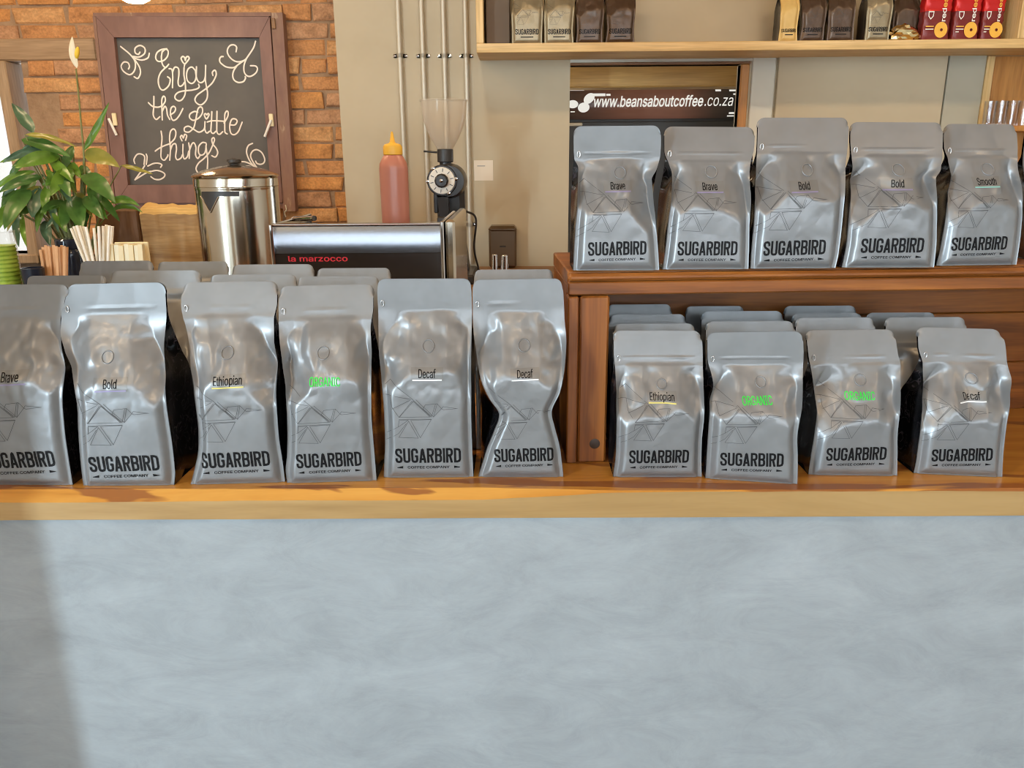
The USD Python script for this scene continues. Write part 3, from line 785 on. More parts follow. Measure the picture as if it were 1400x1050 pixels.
def make_bag(name, label, cat, group, bag, text=None, word=None, word_c=None, stripe=None, valve=None, ring=8.0, film=None, res=(64, 120), cap=None, rect=True, word_col=None, notch=True, wscale=.56):
    film = film or M_film
    bx = (bag.xA + bag.xB) / 2; by = (bag.yA + bag.yB) / 2 + bag.depth / 2
    t = Thing(name, label, cat, (bx, by, bag.zb), group)
    front, back = bag.panels(*res)
    t.add("front_panel", grid(front), film, True)
    t.add("back_panel", grid(back[:, ::-1]), film, True)
    for g in bag.gussets(front, back):
        t.add("side_gusset", g, M_gusset, True)
    t.add("base", grid(np.stack([back[0], front[0]], 0)), M_gusset, False)
    if text:
        a, b = bag.point(*text[0]), bag.point(*text[1]); W = np.linalg.norm(b - a); e = (b - a) / W; n = np.array([-e[1], e[0]])

        def place(v):
            return a + v[:, :1] * e + v[:, 1:] * n
        capm = (cap or W * .235)
        m = bag.stick(place(WORD_V * np.array([W, capm])), WORD_F)
        p = t.add("printed_lettering", m, M_ink, True, label="large black printed company lettering")
        v2 = SUB_V * np.array([W * .64, W * .042]) + np.array([W * .18, -W * .093])
        sub = bag.stick(place(v2), SUB_F)
        if sub is not None:
            t.add("small_lettering", sub, M_ink, True)
        for ar in (Polygon([(.02, -.072), (.11, -.050), (.11, -.090), (.02, -.080)]), Polygon([(.89, -.050), (.98, -.072), (.98, -.080), (.89, -.090)])):
            av, af = tri2d(ar); m = bag.stick(place(av * W), af)
            if m is not None:
                t.add("printed_arrow", m, M_ink, True)
        bv, bf = tri2d(BIRD); m = bag.stick(place(bv * W), bf, .0004, .010)
        if m is not None:
            t.add("bird_drawing", m, M_ink_line, True, label="thin line drawing of a long-billed bird")
        if word:
            c = bag.point(*word_c); hh = W * (.122 if word_col is None else .132)
            tv, tf = text2d(word, hh, False); nt_ = len(tv); tv = np.vstack([tv + [o_ * hh, 0] for o_ in (-.03, 0, .03)]); tf = np.vstack([tf, tf + nt_, tf + 2 * nt_])
            tv = (tv - tv.min(0)); ww = tv[:, 0].max() * wscale; tv = tv * np.array([wscale, 1])
            ext = tv.max(0); low = .22 if ("p" in word) else 0.0
            tv = tv - np.array([ext[0] / 2, (ext[1] + low * hh) / 2])
            def lp(v):
                return c + v[:, :1] * e + v[:, 1:] * n
            under = None
            if rect:
                rv, rf = tri2d(sbox(-W * .24, -W * .105, W * .24, W * .085))
                under = t.add("name_label", bag.stick(lp(rv), rf, .0004, .006), M_label, True)
            m = bag.stick(lp(tv), tf, .0008, .006)
            t.add("label_lettering", m, word_col or M_ink, True, under=under)
            if stripe:
                rv, rf = tri2d(sbox(-W * .22, -W * .105, W * .22, -W * .085))
                t.add("label_stripe", bag.stick(lp(rv), rf, .0008, .006), M_stripe[stripe], True, under=under)
        if valve:
            c = bag.point(*valve); r = ring / FPX * 1.08
            a_ = np.linspace(0, 2 * np.pi, 41)
            V = np.stack([c[0] + r * np.cos(a_), c[1] + r * np.sin(a_)], 1); u, v = bag.sv(V[:, 0], V[:, 1])
            y = bag.depth_at(np.clip(u, 0, 1), np.clip(v, 0, 1), V[:, 0], V[:, 1]) - .0004
            t.add("degassing_valve", tube(np.stack([V[:, 0], y, V[:, 1]], 1), .0009, 8, False), film, True)
    if notch:
        vz = bag.vz + .018; x = float(bag.fL(vz)) + .0065; z = bag.zb + vz * (bag.ztL - bag.zb)
        y = float(bag.depth_at(np.array([.05]), np.array([vz]), np.array([x]), np.array([z]))[0])
        th = np.linspace(0, 2 * np.pi, 17)
        t.add("tear_notch", tube(np.stack([x + .0022 * np.cos(th), np.full(17, y - .0006), z + .0042 * np.sin(th)], 1), .0008, 6, False), M_notch_glint, True)
    return t


def zc(ox, oy, k, pts):
    return [(ox + x / k, oy + y / k) for x, y in pts]


CB, CATB = "coffee_bag", "coffee bag"
g1, g2, g3 = "tall coffee bags in the front row on the counter", "small coffee bags in front of the crate", "small coffee bags on top of the crate"
ZK = ZC + .0006
DB = .088
k1 = 2.838
B = Bag([(-34, 392), (-35, 450), (-36, 520), (-38, 600), (-40, 655)], zc(0, 350, k1, [(262, 115), (248, 190), (235, 260), (236, 340), (248, 450), (246, 600), (258, 720), (275, 830), (283, 880)]),
        ((-34, 390), (92, 389)), ((-40, 661), (98, 662)), ZK, DB, 1, band=0.25)
make_bag(CB, "tall grey coffee bag cut off by the left edge of the picture", CATB, g1, B, ((-18, 641), (77, 637.5)), "Brave", (13, 516), "purple", None)
B = Bag(zc(0, 350, k1, [(262, 118), (255, 170), (240, 230), (236, 290), (250, 370), (275, 440), (298, 560), (305, 680), (312, 780), (322, 870)]), zc(0, 350, k1, [(640, 105), (645, 180), (637, 330), (640, 480), (650, 600), (668, 720), (680, 830), (677, 885)]),
        ((92, 389), (225.5, 386)), ((115, 663), (238, 662)), ZK, DB, 2, band=-.02)
make_bag(CB, "tall grey coffee bag second from left in the counter row, with a wide black side", CATB, g1, B, ((124, 645.5), (219, 643)), "Bold", (150, 525.5), "purple", (147, 488))
B = Bag(zc(230, 350, 2.837, [(55, 105), (50, 190), (70, 280), (82, 370), (83, 420), (100, 520), (115, 640), (118, 740), (102, 830), (88, 880)]), zc(230, 350, 2.837, [(420, 100), (422, 180), (410, 250), (410, 330), (422, 430), (420, 560), (430, 700), (445, 800), (453, 865)]),
        ((249, 387), (378, 385)), ((262, 661.5), (389, 658)), ZK, DB, 3, band=0.32)
make_bag(CB, "tall grey coffee bag labelled Ethiopian with a yellow underline on the counter", CATB, g1, B, ((276, 640), (370, 636.5)), "Ethiopian", (311, 520.6), "yellow", (311, 482))
B = Bag(zc(230, 350, 2.837, [(430, 120), (428, 200), (430, 300), (440, 420), (455, 520), (462, 640), (462, 760), (457, 840), (460, 870)]), zc(230, 350, 2.837, [(795, 110), (795, 200), (785, 280), (788, 380), (787, 500), (790, 640), (800, 760), (808, 860)]),
        ((381.6, 392), (510, 389)), ((392, 659.5), (512, 656)), ZK, DB, 4, band=0.34)
make_bag(CB, "tall grey coffee bag with green ORGANIC lettering in the counter row", CATB, g1, B, ((406, 640.5), (495, 636.5)), "ORGANIC", (444, 522), None, (442, 482), word_col=M_ink_green, rect=False)
B = Bag(zc(510, 370, 3.5, [(20, 40), (22, 130), (26, 260), (27, 380), (40, 520), (53, 680), (58, 820), (55, 900), (52, 980)]), zc(510, 370, 3.5, [(468, 40), (473, 150), (472, 300), (469, 420), (470, 560), (470, 700), (475, 850), (480, 960)]),
        ((516, 381.5), (644, 381)), ((525, 652), (646, 651)), ZK, DB, 5, band=0.0)
make_bag(CB, "tall straight-sided grey Decaf coffee bag, fifth in the counter row", CATB, g1, B, ((541, 633), (630.6, 632)), "Decaf", (583.7, 511), "white", (585.7, 473))
B = Bag(zc(640, 370, 3.5, [(22, 45), (22, 150), (24, 260), (40, 400), (60, 520), (100, 610), (148, 690), (122, 770), (90, 850), (65, 930), (50, 975)]), zc(640, 370, 3.5, [(450, 38), (458, 150), (462, 240), (470, 330), (464, 450), (440, 580), (400, 680), (415, 750), (440, 850), (450, 930), (455, 970)]),
        ((646, 383), (768.6, 381)), ((654, 651), (769, 651)), ZK, .08, 6, band=0.02)
make_bag(CB, "tall grey Decaf coffee bag pinched at the waist, beside the crate", CATB, g1, B, ((676, 632), (757, 629)), "Decaf", (717.7, 511), "white", (716.6, 472))
DS = .066
B = Bag(zc(820, 420, 4.2, [(78, 150), (80, 260), (90, 370), (97, 480), (96, 560), (95, 700), (92, 830), (78, 945)]), zc(820, 420, 4.2, [(580, 150), (590, 260), (595, 400), (602, 540), (598, 640), (586, 760), (583, 880), (585, 968)]),
        ((838.6, 452), (958, 452)), ((838.6, 651), (959, 651)), ZK, DS, 7, .80, band=0.3)
make_bag(CB, "small grey coffee bag labelled Ethiopian in front of the crate", CATB, g2, B, ((860, 633.5), (941.4, 632.5)), "Ethiopian", (904.8, 542), "yellow", (904.5, 524.8), 6.7)
B = Bag(zc(760, 360, 2.917, [(605, 285), (605, 380), (622, 450), (628, 480), (614, 560), (605, 700), (597, 830)]), zc(760, 360, 2.917, [(983, 290), (985, 400), (985, 560), (975, 610), (963, 680), (964, 780), (962, 875)]),
        ((967.4, 455), (1096, 453)), ((964, 653), (1089.8, 661)), ZK, DS, 8, .80, band=0.0)
make_bag(CB, "small grey coffee bag with green ORGANIC lettering, beside the small Ethiopian bag", CATB, g2, B, ((984.5, 636.5), (1071, 638)), "ORGANIC", (1035, 547.5), None, (1040, 522), 7, word_col=M_ink_green, rect=False)
B = Bag(zc(1085, 420, 4.2, [(68, 150), (85, 280), (110, 400), (128, 510), (130, 640), (115, 750), (97, 860), (85, 940)]), zc(1085, 420, 4.2, [(575, 140), (598, 270), (614, 330), (610, 600), (598, 700), (595, 850), (593, 962)]),
        ((1101, 451.5), (1222, 450)), ((1105, 648), (1226, 649.5)), ZK, DS, 9, .80, band=0.38)
make_bag(CB, "small grey coffee bag with green ORGANIC lettering beside the rightmost bag", CATB, g2, B, ((1129, 630), (1211, 628.5)), "ORGANIC", (1176, 541.4), None, (1176, 519), 7.5, word_col=M_ink_green, rect=False)
B = Bag(zc(1060, 360, 2.918, [(565, 260), (568, 330), (588, 400), (594, 470), (588, 560), (575, 680), (561, 780), (550, 835)]), zc(1060, 360, 2.918, [(895, 265), (915, 330), (926, 400), (945, 460), (943, 530), (925, 620), (912, 720), (904, 850)]),
        ((1253.6, 447), (1366.7, 450)), ((1248, 646), (1370, 651.5)), ZK, DS, 10, .80, band=0.36)
make_bag(CB, "small grey Decaf coffee bag standing rightmost in front of the crate", CATB, g2, B, ((1273, 631), (1356.4, 629.5)), "Decaf", (1327.5, 541), "white", (1329, 517.6), 7)
ZCK = ZCR + .0006
B = Bag(zc(770, 160, 4.773, [(68, 90), (72, 270), (98, 330), (95, 450), (90, 600), (80, 700), (71, 850), (64, 985)]), zc(770, 160, 4.773, [(634, 80), (634, 240), (610, 340), (578, 410), (587, 520), (600, 650), (614, 800), (626, 985)]),
        ((784.2, 172.6), (902.5, 171.5)), ((783.2, 369.5), (901, 369)), ZCK, DS, 11, .79, band=-.10)
make_bag(CB, "small grey coffee bag with a blue grey top band, leftmost on the crate top", CATB, g3, B, ((804, 350), (883.6, 348)), "Brave", (845, 254), "purple", (848, 236), 8)
B = Bag(zc(760, 150, 4.2, [(622, 110), (622, 240), (648, 310), (666, 370), (665, 480), (645, 640), (628, 800), (612, 910)]), [(1030.5, 178), (1030, 205), (1026, 222), (1026, 260), (1025, 300), (1024, 340), (1023, 367)],
        ((908.5, 173), (1030.5, 174)), ((905.5, 368), (1023, 367.5)), ZCK, DS, 12, .79, band=0.4)
make_bag(CB, "small brownish grey coffee bag second from left on the crate top", CATB, g3, B, ((926, 349.5), (1007.6, 349)), "Brave", (970.4, 254.8), "purple", (972.6, 234.5), 8)
B = Bag(zc(1020, 150, 3.684, [(55, 50), (55, 180), (50, 300), (45, 420), (40, 550), (28, 680), (20, 795)]), zc(1020, 150, 3.684, [(512, 50), (510, 180), (500, 300), (495, 450), (480, 600), (465, 720), (450, 790)]),
        ((1035, 161), (1159, 161)), ((1025.4, 367), (1142, 366)), ZCK, DS, 13, .79, band=0.36)
make_bag(CB, "small grey coffee bag, the tallest and middle one on the crate top", CATB, g3, B, ((1043, 350), (1128, 347.6)), "Bold", (1099.5, 254), "purple", (1103.6, 232), 8)
B = Bag(zc(1020, 150, 3.684, [(522, 75), (522, 170), (535, 280), (524, 370), (520, 500), (507, 650), (480, 790)]), zc(1020, 150, 3.684, [(983, 90), (986, 200), (980, 300), (955, 350), (960, 420), (960, 560), (955, 700), (945, 790)]),
        ((1161, 167), (1287, 167.6)), ((1149.7, 365.5), (1276.5, 365)), ZCK, DS, 14, .79, band=0.4)
make_bag(CB, "small grey coffee bag fourth from left on the crate top", CATB, g3, B, ((1176, 346), (1261.6, 345)), "Bold", (1227.5, 251), "purple", (1228.5, 232), 8)
B = Bag(zc(1020, 150, 3.684, [(995, 80), (993, 190), (1015, 250), (1030, 320), (1015, 430), (1000, 560), (980, 680), (957, 780)]), zc(1020, 150, 3.684, [(1350, 80), (1362, 180), (1366, 240), (1372, 320), (1392, 430), (1388, 550), (1375, 680), (1360, 775)]),
        ((1289, 169.5), (1386.5, 170)), ((1279, 363), (1389, 361.5)), ZCK, DS, 15, .79, band=0.42)
make_bag(CB, "small grey coffee bag with a teal underline, fifth on the crate top", CATB, g3, B, ((1299.6, 343), (1375.6, 341)), "Smooth", (1348, 248), "teal", (1350.6, 231), 8)
B = Bag([(1402, 172), (1403, 250), (1401, 353)], [(1508, 170), (1510, 250), (1502, 351)], ((1402, 170), (1508, 169)), ((1401, 354), (1502, 353)), ZCK, DS, 16, .79, band=0.4)
make_bag(CB, "coffee bag at the right end of the crate top, mostly outside the picture", CATB, g3, B, ((1418, 335), (1490, 334)), None, res=(40, 70))

# rows behind: one bag of each size, then copies
def back_row(proto_px, others, zbase, depth, group, rows, vz, label0):
    (tl, tr, ty0, ty1, Y0) = proto_px
    pa, pb = at(tl, ty0, Y0 + depth / 2), at(tr, ty1, Y0 + depth / 2)
    b = Bag.__new__(Bag); b.band = .28; H0 = pa[2] - zbase; w = pb[0] - pa[0]
    b.depth, b.seed, b.zb, b.vz, b.wr, b.pinch = depth, 40 + int(depth * 1000), zbase, vz, .8, ()
    b.xA, b.xB, b.yA, b.yB = pa[0], pb[0], Y0, Y0
    b.ztL = b.ztR = pa[2]; b.H = H0
    b.fL = lambda v: pa[0] + .0015 * np.sin(np.asarray(v) * 6) * 1.0; b.fR = lambda v: pb[0] - .0015 * np.sin(np.asarray(v) * 6 + .4)
    b.tilt, b.slope, b.v0, b.dents = .02, .6, vz - .015, []
    t = make_bag(CB, label0, CATB, group, b, res=(36, 70), notch=False)
    for (l, r, y0, Y, lab) in others:
        qa, qb = at(l, y0, Y + depth / 2), at(r, y0, Y + depth / 2)
        sx = (qb[0] - qa[0]) / w; sz = (qa[2] - zbase) / H0
        m = Gf.Matrix4d(sx, 0, 0, 0, 0, 1, 0, 0, 0, 0, sz, 0, (qa[0] + qb[0]) / 2, Y + depth / 2, zbase, 1)
        copy_of(t, CB, lab, CATB, m, group)


gb = "tall coffee bags in the rows behind on the counter"
Y2, Y3 = 0.140, 0.238
back_row((146, 270, 372, 372, Y2), [(30, 139, 379, Y2, "tall grey coffee bag behind and between the two leftmost front bags"),
                                    (283, 402, 377.5, Y2, "tall grey coffee bag right behind the tall Ethiopian bag"), (404, 516, 380, Y2, "tall grey coffee bag right behind the tall green ORGANIC bag"),
                                    (648, 757, 370.5, .158, "tall grey coffee bag right behind the pinched Decaf bag"),
                                    (104, 204, 358.5, Y3, "grey coffee bag in the rearmost row, in front of the straws"), (211, 308, 359.5, Y3, "grey coffee bag in the rearmost row, in front of the cutting board and urn"),
                                    (314, 426, 363.5, Y3, "grey coffee bag in the rearmost row, in front of the machine's red lettering"), (431, 532, 368.5, Y3, "grey coffee bag in the rearmost row, in front of the machine's middle")],
         ZK, .078, gb, 2, .86, "tall grey coffee bag behind the second front bag, showing its top right of it")
gc = "small coffee bags in the rows inside the crate"
C1, C2, C3 = 0.130, 0.190, 0.250
back_row((840, 953, 445.5, 445.5, C1), [(834, 940, 432.5, C2, "small grey coffee bag inside the crate, second behind the Ethiopian bag"),
                                        (832, 920, 418.5, C3, "small grey coffee bag inside the crate, rearmost in the left column"),
                                        (968, 1090, 442, C1, "small grey coffee bag inside the crate, right behind the left green ORGANIC bag"),
                                        (962, 1074, 428, C2, "small grey coffee bag inside the crate, second behind the left green ORGANIC bag"),
                                        (940, 1020, 421, C3, "small grey coffee bag inside the crate, rearmost between first and second columns"),
                                        (1092, 1200, 437, C1, "small grey coffee bag inside the crate, right behind the green ORGANIC bag beside Decaf"),
                                        (1087, 1183, 431, C2, "small grey coffee bag inside the crate, second behind the green ORGANIC bag beside Decaf"),
                                        (1076, 1175, 420.5, C3, "small grey coffee bag inside the crate, rearmost behind the green ORGANIC bag beside Decaf"),
                                        (1216, 1326, 436.5, C1 + .004, "small grey coffee bag inside the crate, right behind the rightmost Decaf bag"),
                                        (1190, 1284, 430, C2 + .006, "small grey coffee bag inside the crate, second behind the rightmost Decaf bag")],
         ZK, .042, gc, 3, .80, "small grey coffee bag inside the crate, right behind the small Ethiopian bag")
# ------------------------------------------------------------------ espresso machine on the low bench
YM = 0.55
mA, mB = at(369, 309, YM), at(603, 306, YM)
mx0, mx1 = mA[0], mB[0]; mzt = at(500, 308, YM)[2]; mxs = at(622, 306, YM)[0]
t = Thing("espresso_machine", "chrome espresso machine with red lettering standing behind the tall coffee bags", "espresso machine", ((mx0 + mxs) / 2, YM + .2, .95))
zmid = at(500, 346, YM)[2]
# slightly curved mirror panel: upper chrome, lower coloured dark as the reflection of the bag backs
def curved(x0, x1, z0, z1, Y, bow, n=24):
    xs_ = np.linspace(x0, x1, n); zs_ = np.linspace(z0, z1, 8)
    X, Z = np.meshgrid(xs_, zs_); tt = (Z - z0) / (z1 - z0)
    return grid(np.stack([X, Y + .006 * tt - bow * tt * (1 - tt), Z], -1))
t.add("back_panel", curved(mx0 + .006, mx1 - .002, zmid, mzt, YM, .010), M_chrome_dark, True)
t.add("reflection_panel", curved(mx0 + .006, mx1 - .002, 1.02, zmid - .001, YM - .006, .004), M_darkgloss, True)
t.add("panel_lip", box(mx0 + .004, mx1, YM - .002, YM + .012, mzt, mzt + .004, .0015), M_chrome)
t.add("side_flange", box(mx0, mx0 + .007, YM - .010, YM + .30, 1.0, mzt + .004, .002), M_chrome)
t.add("side_flange", box(mx1 - .001, mx1 + .006, YM - .014, YM + .30, 1.0, mzt + .008, .002), M_chrome)
t.add("side_panel", box(mx1 + .008, mxs, YM - .004, YM + .36, 1.0, mzt + .010, .005), M_steel)
t.add("body", box(mx0 + .008, mx1 + .006, YM + .013, YM + .37, .99, mzt - .022, .01), M_darkgloss)
for fx in (mx0 + .04, mx1 - .03):
    for fy in (YM + .05, YM + .32):
        t.add("foot", lathe([(0, 0), (.018, 0), (.015, .04), (0, .04)], (fx, fy, .9505), 20), M_blackmatt)
ra, rb = at(404, 310, YM + .16), at(437, 306, YM + .10)
t.add("cup_rail", tube([(ra[0] - .02, YM + .22, mzt - .004), (ra[0], YM + .16, mzt + .002), (rb[0], YM + .06, mzt + .010)], .0055, 12), M_chrome)
tv = text2d("la marzocco", 1.0, True)
la, lb = at(393, 358.5, YM - .01), at(474, 350, YM - .01)
vv, ff = fit2d(tv, la[0], lb[0], la[2], lb[2])
ylet = YM - .0065 + .004
t.add("red_lettering", slab_xz((vv, ff), ylet, .0006), M_red, False, label="red lettering on the machine's panel")

# syrup bottle standing on the machine
yb_ = YM + .20
bc = at(541, 300, yb_); sc = (yb_ - CAM[1]) / FPX
zb0 = mzt - .0215
ztip = at(535, 180, yb_)[2]; zcap1 = at(536, 197, yb_)[2]; zcap0 = at(536, 212, yb_)[2]
bcx = at(539, 250, yb_)[0]
t = Thing("squeeze_bottle", "pink brown squeeze bottle with a yellow nozzle cap standing on the espresso machine", "bottle", (bcx, yb_, zb0))
R_ = .0305
t.add("bottle_body", lathe([(0, 0), (R_ - .004, 0), (R_, .004), (R_, .04), (R_ + .0005, zcap0 - zb0 - .030), (R_ - .001, zcap0 - zb0 - .018), (R_ - .008, zcap0 - zb0 - .004), (.019, zcap0 - zb0)], (bcx, yb_, zb0), 48), M_sauce, 40)
n = 40
t.add("cap", lathe([(.0185, 0), (.0205, .0015), (.0205, .017), (.017, .022), (.0085, .0245)], (bcx, yb_, zcap0), 48), M_yellow, 35)
for k in range(20):
    a = 2 * np.pi * k / 20
    pass
t.add("nozzle", lathe([(.0085, 0), (.0055, .004), (.0022, ztip - zcap1 - .002), (0, ztip - zcap1)], (bcx, yb_, zcap0 + .0235), 24), M_yellow, 40)

# ------------------------------------------------------------------ wall: conduits, note, dispenser
for k, (xa, xb_, ybot, clips) in enumerate(((545, 555.3, 309, (76,)), (576.2, 585.8, 305, (76,)), (605.5, 611, 200, (76,)), (636, 643.6, 372, (76, 307)))):
    pa = at(xa, 0, YW - .013); pb = at(xb_, ybot, YW - .013)
    xm = (pa[0] + pb[0]) / 2
    lab = ("leftmost of the four galvanised conduits on the beige wall", "second from left of the four wall conduits, left behind the hopper", "third of the four wall conduits, running down behind the middle of the hopper", "rightmost of the four wall conduits, next to the white paper note")[k]
    t = Thing("conduit", lab, "pipe", (xm, YW - .013, 1.07), "conduits on the beige wall")
    t.add("pipe", tube([(xm, YW - .0115, 1.07), (xm, YW - .0115, 2.9)], .0105, 16), M_conduit, 40)
    for c in clips:
        zc_ = at((xa + xb_) / 2, c, YW - .013)[2]
        a = np.linspace(0, np.pi, 13)
        ring = np.stack([xm + .0125 * np.cos(a), YW - .0115 - .0125 * np.sin(a), np.full(13, zc_)], 1)
        pts = np.vstack([[xm + .026, YW - .002, zc_], [xm + .0125, YW - .002, zc_], ring, [xm - .0125, YW - .002, zc_], [xm - .026, YW - .002, zc_]])
        V = np.stack([pts - [0, 0, .007], pts + [0, 0, .007]], 0)
        sd = t.add("saddle", join(grid(V), grid(V[::-1])), M_conduit, 30)
        for sx in (-.022, .022):
            t.add("screw", lathe([(.0055, 0), (.005, .003), (0, .0042)], (xm + sx, YW - .002, zc_), 16, "-y"), M_chrome, 30, under=sd)
na, nb_ = at(648.5, 247, YW), at(674, 219, YW)
t = Thing("paper_note", "small white paper note stuck on the beige wall beside the grinder", "note", ((na[0] + nb_[0]) / 2, YW, na[2]))
t.add("paper", box(na[0], nb_[0], YW - .0015, YW - .0002, na[2], nb_[2], .0002), M_paper, False)
t.add("printed_line", box(na[0] + .013, na[0] + .045, YW - .0019, YW - .00152, nb_[2] - .024, nb_[2] - .020, .0001), M_paper_grey, False)
da, db_ = at(669, 376, YW - .09), at(706, 309, YW - .09); da[2] = max(da[2], ZB + .003)
t = Thing("towel_dispenser", "brown grey metal dispenser mounted low on the beige wall", "dispenser", ((da[0] + db_[0]) / 2, YW, da[2]))
t.add("housing", box(da[0], db_[0], YW - .09, YW - .001, da[2], db_[2] - .012, .008), M_wine)
t.add("lid", box(da[0] - .001, db_[0] + .001, YW - .095, YW - .001, db_[2] - .026, db_[2], .011), M_wine)
t.add("badge", box((da[0] + db_[0]) / 2 - .012, (da[0] + db_[0]) / 2 + .012, YW - .0915, YW - .0885, db_[2] - .085, db_[2] - .078, .001), M_blackmatt)
for k, (xa, xb_, yt_) in enumerate(((670.5, 682, 348), (683, 696.5, 349))):
    Y_ = 1.45
    p, q = at(xa, 372, Y_), at(xb_, 372, Y_); r = (q[0] - p[0]) / 2; zt_ = at(xa, yt_, Y_)[2]
    single("steel_cup", lathe([(r * 1.1, 0), (r, .004), (r * .62, zt_ - ZB - .003), (r * .5, zt_ - ZB), (0, zt_ - ZB)], ((p[0] + q[0]) / 2, Y_, ZB + .0004), 32), M_chrome,
           ("left", "right")[k] + " one of two upturned shiny steel cups below the dispenser", "cup", "upturned steel cups", smooth=35)

# ------------------------------------------------------------------ coffee grinder against the wall
YG = 1.90
def gp(px, py, Y=YG):
    p = at(px, py, Y); return p
g0 = gp(606, 203)
t = Thing("coffee_grinder", "black coffee grinder with a clear funnel hopper and a round white dial", "grinder", (g0[0] + .01, YG, ZB))
zt_ = gp(609, 138)[2]; zn = gp(606, 205)[2]; hx = gp(607.5, 170)[0]
Hh = zt_ - zn
t.add("hopper", lathe([(.026, 0), (.034, .014), (.050, Hh * .25), (.066, Hh * .46), (.0755, Hh * .66), (.079, Hh * .82), (.0815, Hh), (.0795, Hh), (.077, Hh * .82), (.0735, Hh * .66), (.064, Hh * .46), (.048, Hh * .25), (.032, .014), (.024, .0)], (hx, YG, zn), 56), M_hopper, 40)
t.add("hopper_rim", lathe([(.0800, 0), (.0835, .001), (.0835, .005), (.0800, .006)], (hx, YG, zt_ - .002), 56), M_hopper, 40)
zc0, zc1 = gp(606, 222)[2], zn + .004
t.add("collar", lathe([(.0, 0), (.026, 0), (.0285, .003), (.0285, zc1 - zc0 - .003), (.026, zc1 - zc0), (.0, zc1 - zc0)], (hx, YG, zc0), 40), M_blackmatt, 35)
t.add("shutter_lever", tube([(hx - .028, YG - .01, zn - .008), (hx - .075, YG - .012, zn - .004)], .0035, 10), M_black, True)
dc = gp(604, 247, YG - .09); hc = gp(615.5, 247, YG - .02)
t.add("neck", lathe([(.021, 0), (.021, zc0 - hc[2])], (hx, YG, hc[2] + .0), 32), M_black, 30)
t.add("grinding_head", lathe([(0, -.06), (.050, -.06), (.058, -.052), (.060, .02), (.055, .05), (.052, .06), (0, .06)], (hc[0], YG - .02, hc[2]), 48, "-y"), M_black, 35)
t.add("dial_housing", lathe([(0, .0), (.052, .0), (.053, .022), (.050, .026), (0, .026)], (dc[0], YG - .078 + .02, dc[2]), 48, "-y"), M_black, 35)
dl = t.add("dial", lathe([(.0, .001), (.0445, .001), (.0455, .003), (.043, .0055), (.0, .0055)], (dc[0], YG - .085, dc[2]), 48, "-y"), M_dial, 35, label="white dial ring with black marks")
for k in range(10):
    a = np.pi * 2 * k / 10 + .2; c_, s_ = np.cos(a), np.sin(a)
    P = [(dc[0] + rr_ * c_ - w_ * s_, yy, dc[2] + rr_ * s_ + w_ * c_) for rr_ in (.030, .041) for w_ in (-.0012, .0012) for yy in (YG - .0915, YG - .0902)]
    t.add("dial_mark", hull(P), M_black, False, under=dl)
kb = [(0, 0), (.024, 0), (.024, .016), (.019, .022), (.0, .022)]
t.add("dial_knob", lathe(kb, (dc[0], YG - .0905, dc[2]), 12, "-y"), M_black, 25)
t.add("knob_screw", lathe([(.0065, 0), (.006, .003), (0, .004)], (dc[0], YG - .1125, dc[2]), 20, "-y"), M_chrome, 30)
for a in (.1, 2.2, 3.2, 5.2):
    t.add("housing_bolt", lathe([(.006, 0), (.006, .004), (0, .005)], (dc[0] + .050 * np.cos(a), YG - .0835, dc[2] + .050 * np.sin(a)), 12, "-y"), M_chrome, 30)
b0, b1 = gp(592, 268), gp(634, 305)
t.add("motor_housing", box(hc[0] - .050, hc[0] + .050, YG - .03, YG + .13, gp(606, 312)[2], hc[2] - .01, .018), M_black)
t.add("chute", hull([(dc[0] - .020 + o, YG - .085 + q, gp(603, 268)[2]) for o in (0, .040) for q in (0, .05)] + [(dc[0] - .012 + o, YG - .080 + q, gp(603, 296)[2]) for o in (0, .032) for q in (0, .04)]), M_black)
t.add("bag_clamp", box(dc[0] - .020, dc[0] + .018, YG - .10, YG - .05, gp(603, 309)[2], gp(603, 294)[2], .004), M_blackmatt)
t.add("side_plate", box(dc[0] - .034, dc[0] - .018, YG - .06, YG + .0, gp(603, 290)[2], gp(603, 262)[2], .004), M_black)
pz = gp(620, 312)[2]
t.add("column", hull([(hc[0] - .012 + o, YG - .01 + q, pz + .01) for o in (0, .05) for q in (0, .09)] + [(hc[0] - .005 + o, YG - .01 + q, ZB + .03) for o in (0, .065) for q in (0, .10)]), M_black)
t.add("base_plate", box(hc[0] - .075, hc[0] + .085, YG - .12, YG + .14, ZB + .0005, ZB + .035, .008), M_black)
t.add("cable", tube(smooth_path([(hc[0] + .05, YG + .02, pz + .06), (hc[0] + .085, YG + .05, pz + .03), (hc[0] + .075, YG + .08, pz - .08), (hc[0] + .09, YG + .11, ZB + .02)], 8), .004, 8), M_blackmatt, True)

# ------------------------------------------------------------------ serving hatch: beam, lit fridge behind
ba, bb = at(900, 119, 2.62), at(900, 92, 2.62)
single("timber_beam", box(hx0 - .1, hx1 + .15, 2.62, 2.76, ba[2], bb[2] + .05, .006), M_beam, "pale orange timber beam with a knot seen at the top of the serving hatch", "beam")
YFR = 2.95
f0, f1 = at(775, 140, YFR)[0] - .12, at(1012, 140, YFR)[0] + .03
zf1, zf0 = at(900, 121, YFR)[2], at(900, 162, YFR)[2]
t = Thing("drinks_fridge", "dark drinks fridge with a brown lettered header seen through the serving hatch", "fridge", ((f0 + f1) / 2, YFR + .3, 0))
t.add("cabinet", box(f0, f1, YFR + .045, YFR + .65, 0.1, zf1 + .03, .01), M_blackmatt)
t.add("plinth", box(f0 + .02, f1 - .02, YFR + .06, YFR + .63, 0.001, 0.1, .005), M_blackmatt)
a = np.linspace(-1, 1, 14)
X, A = np.meshgrid(np.linspace(f0, f1, 40), a)
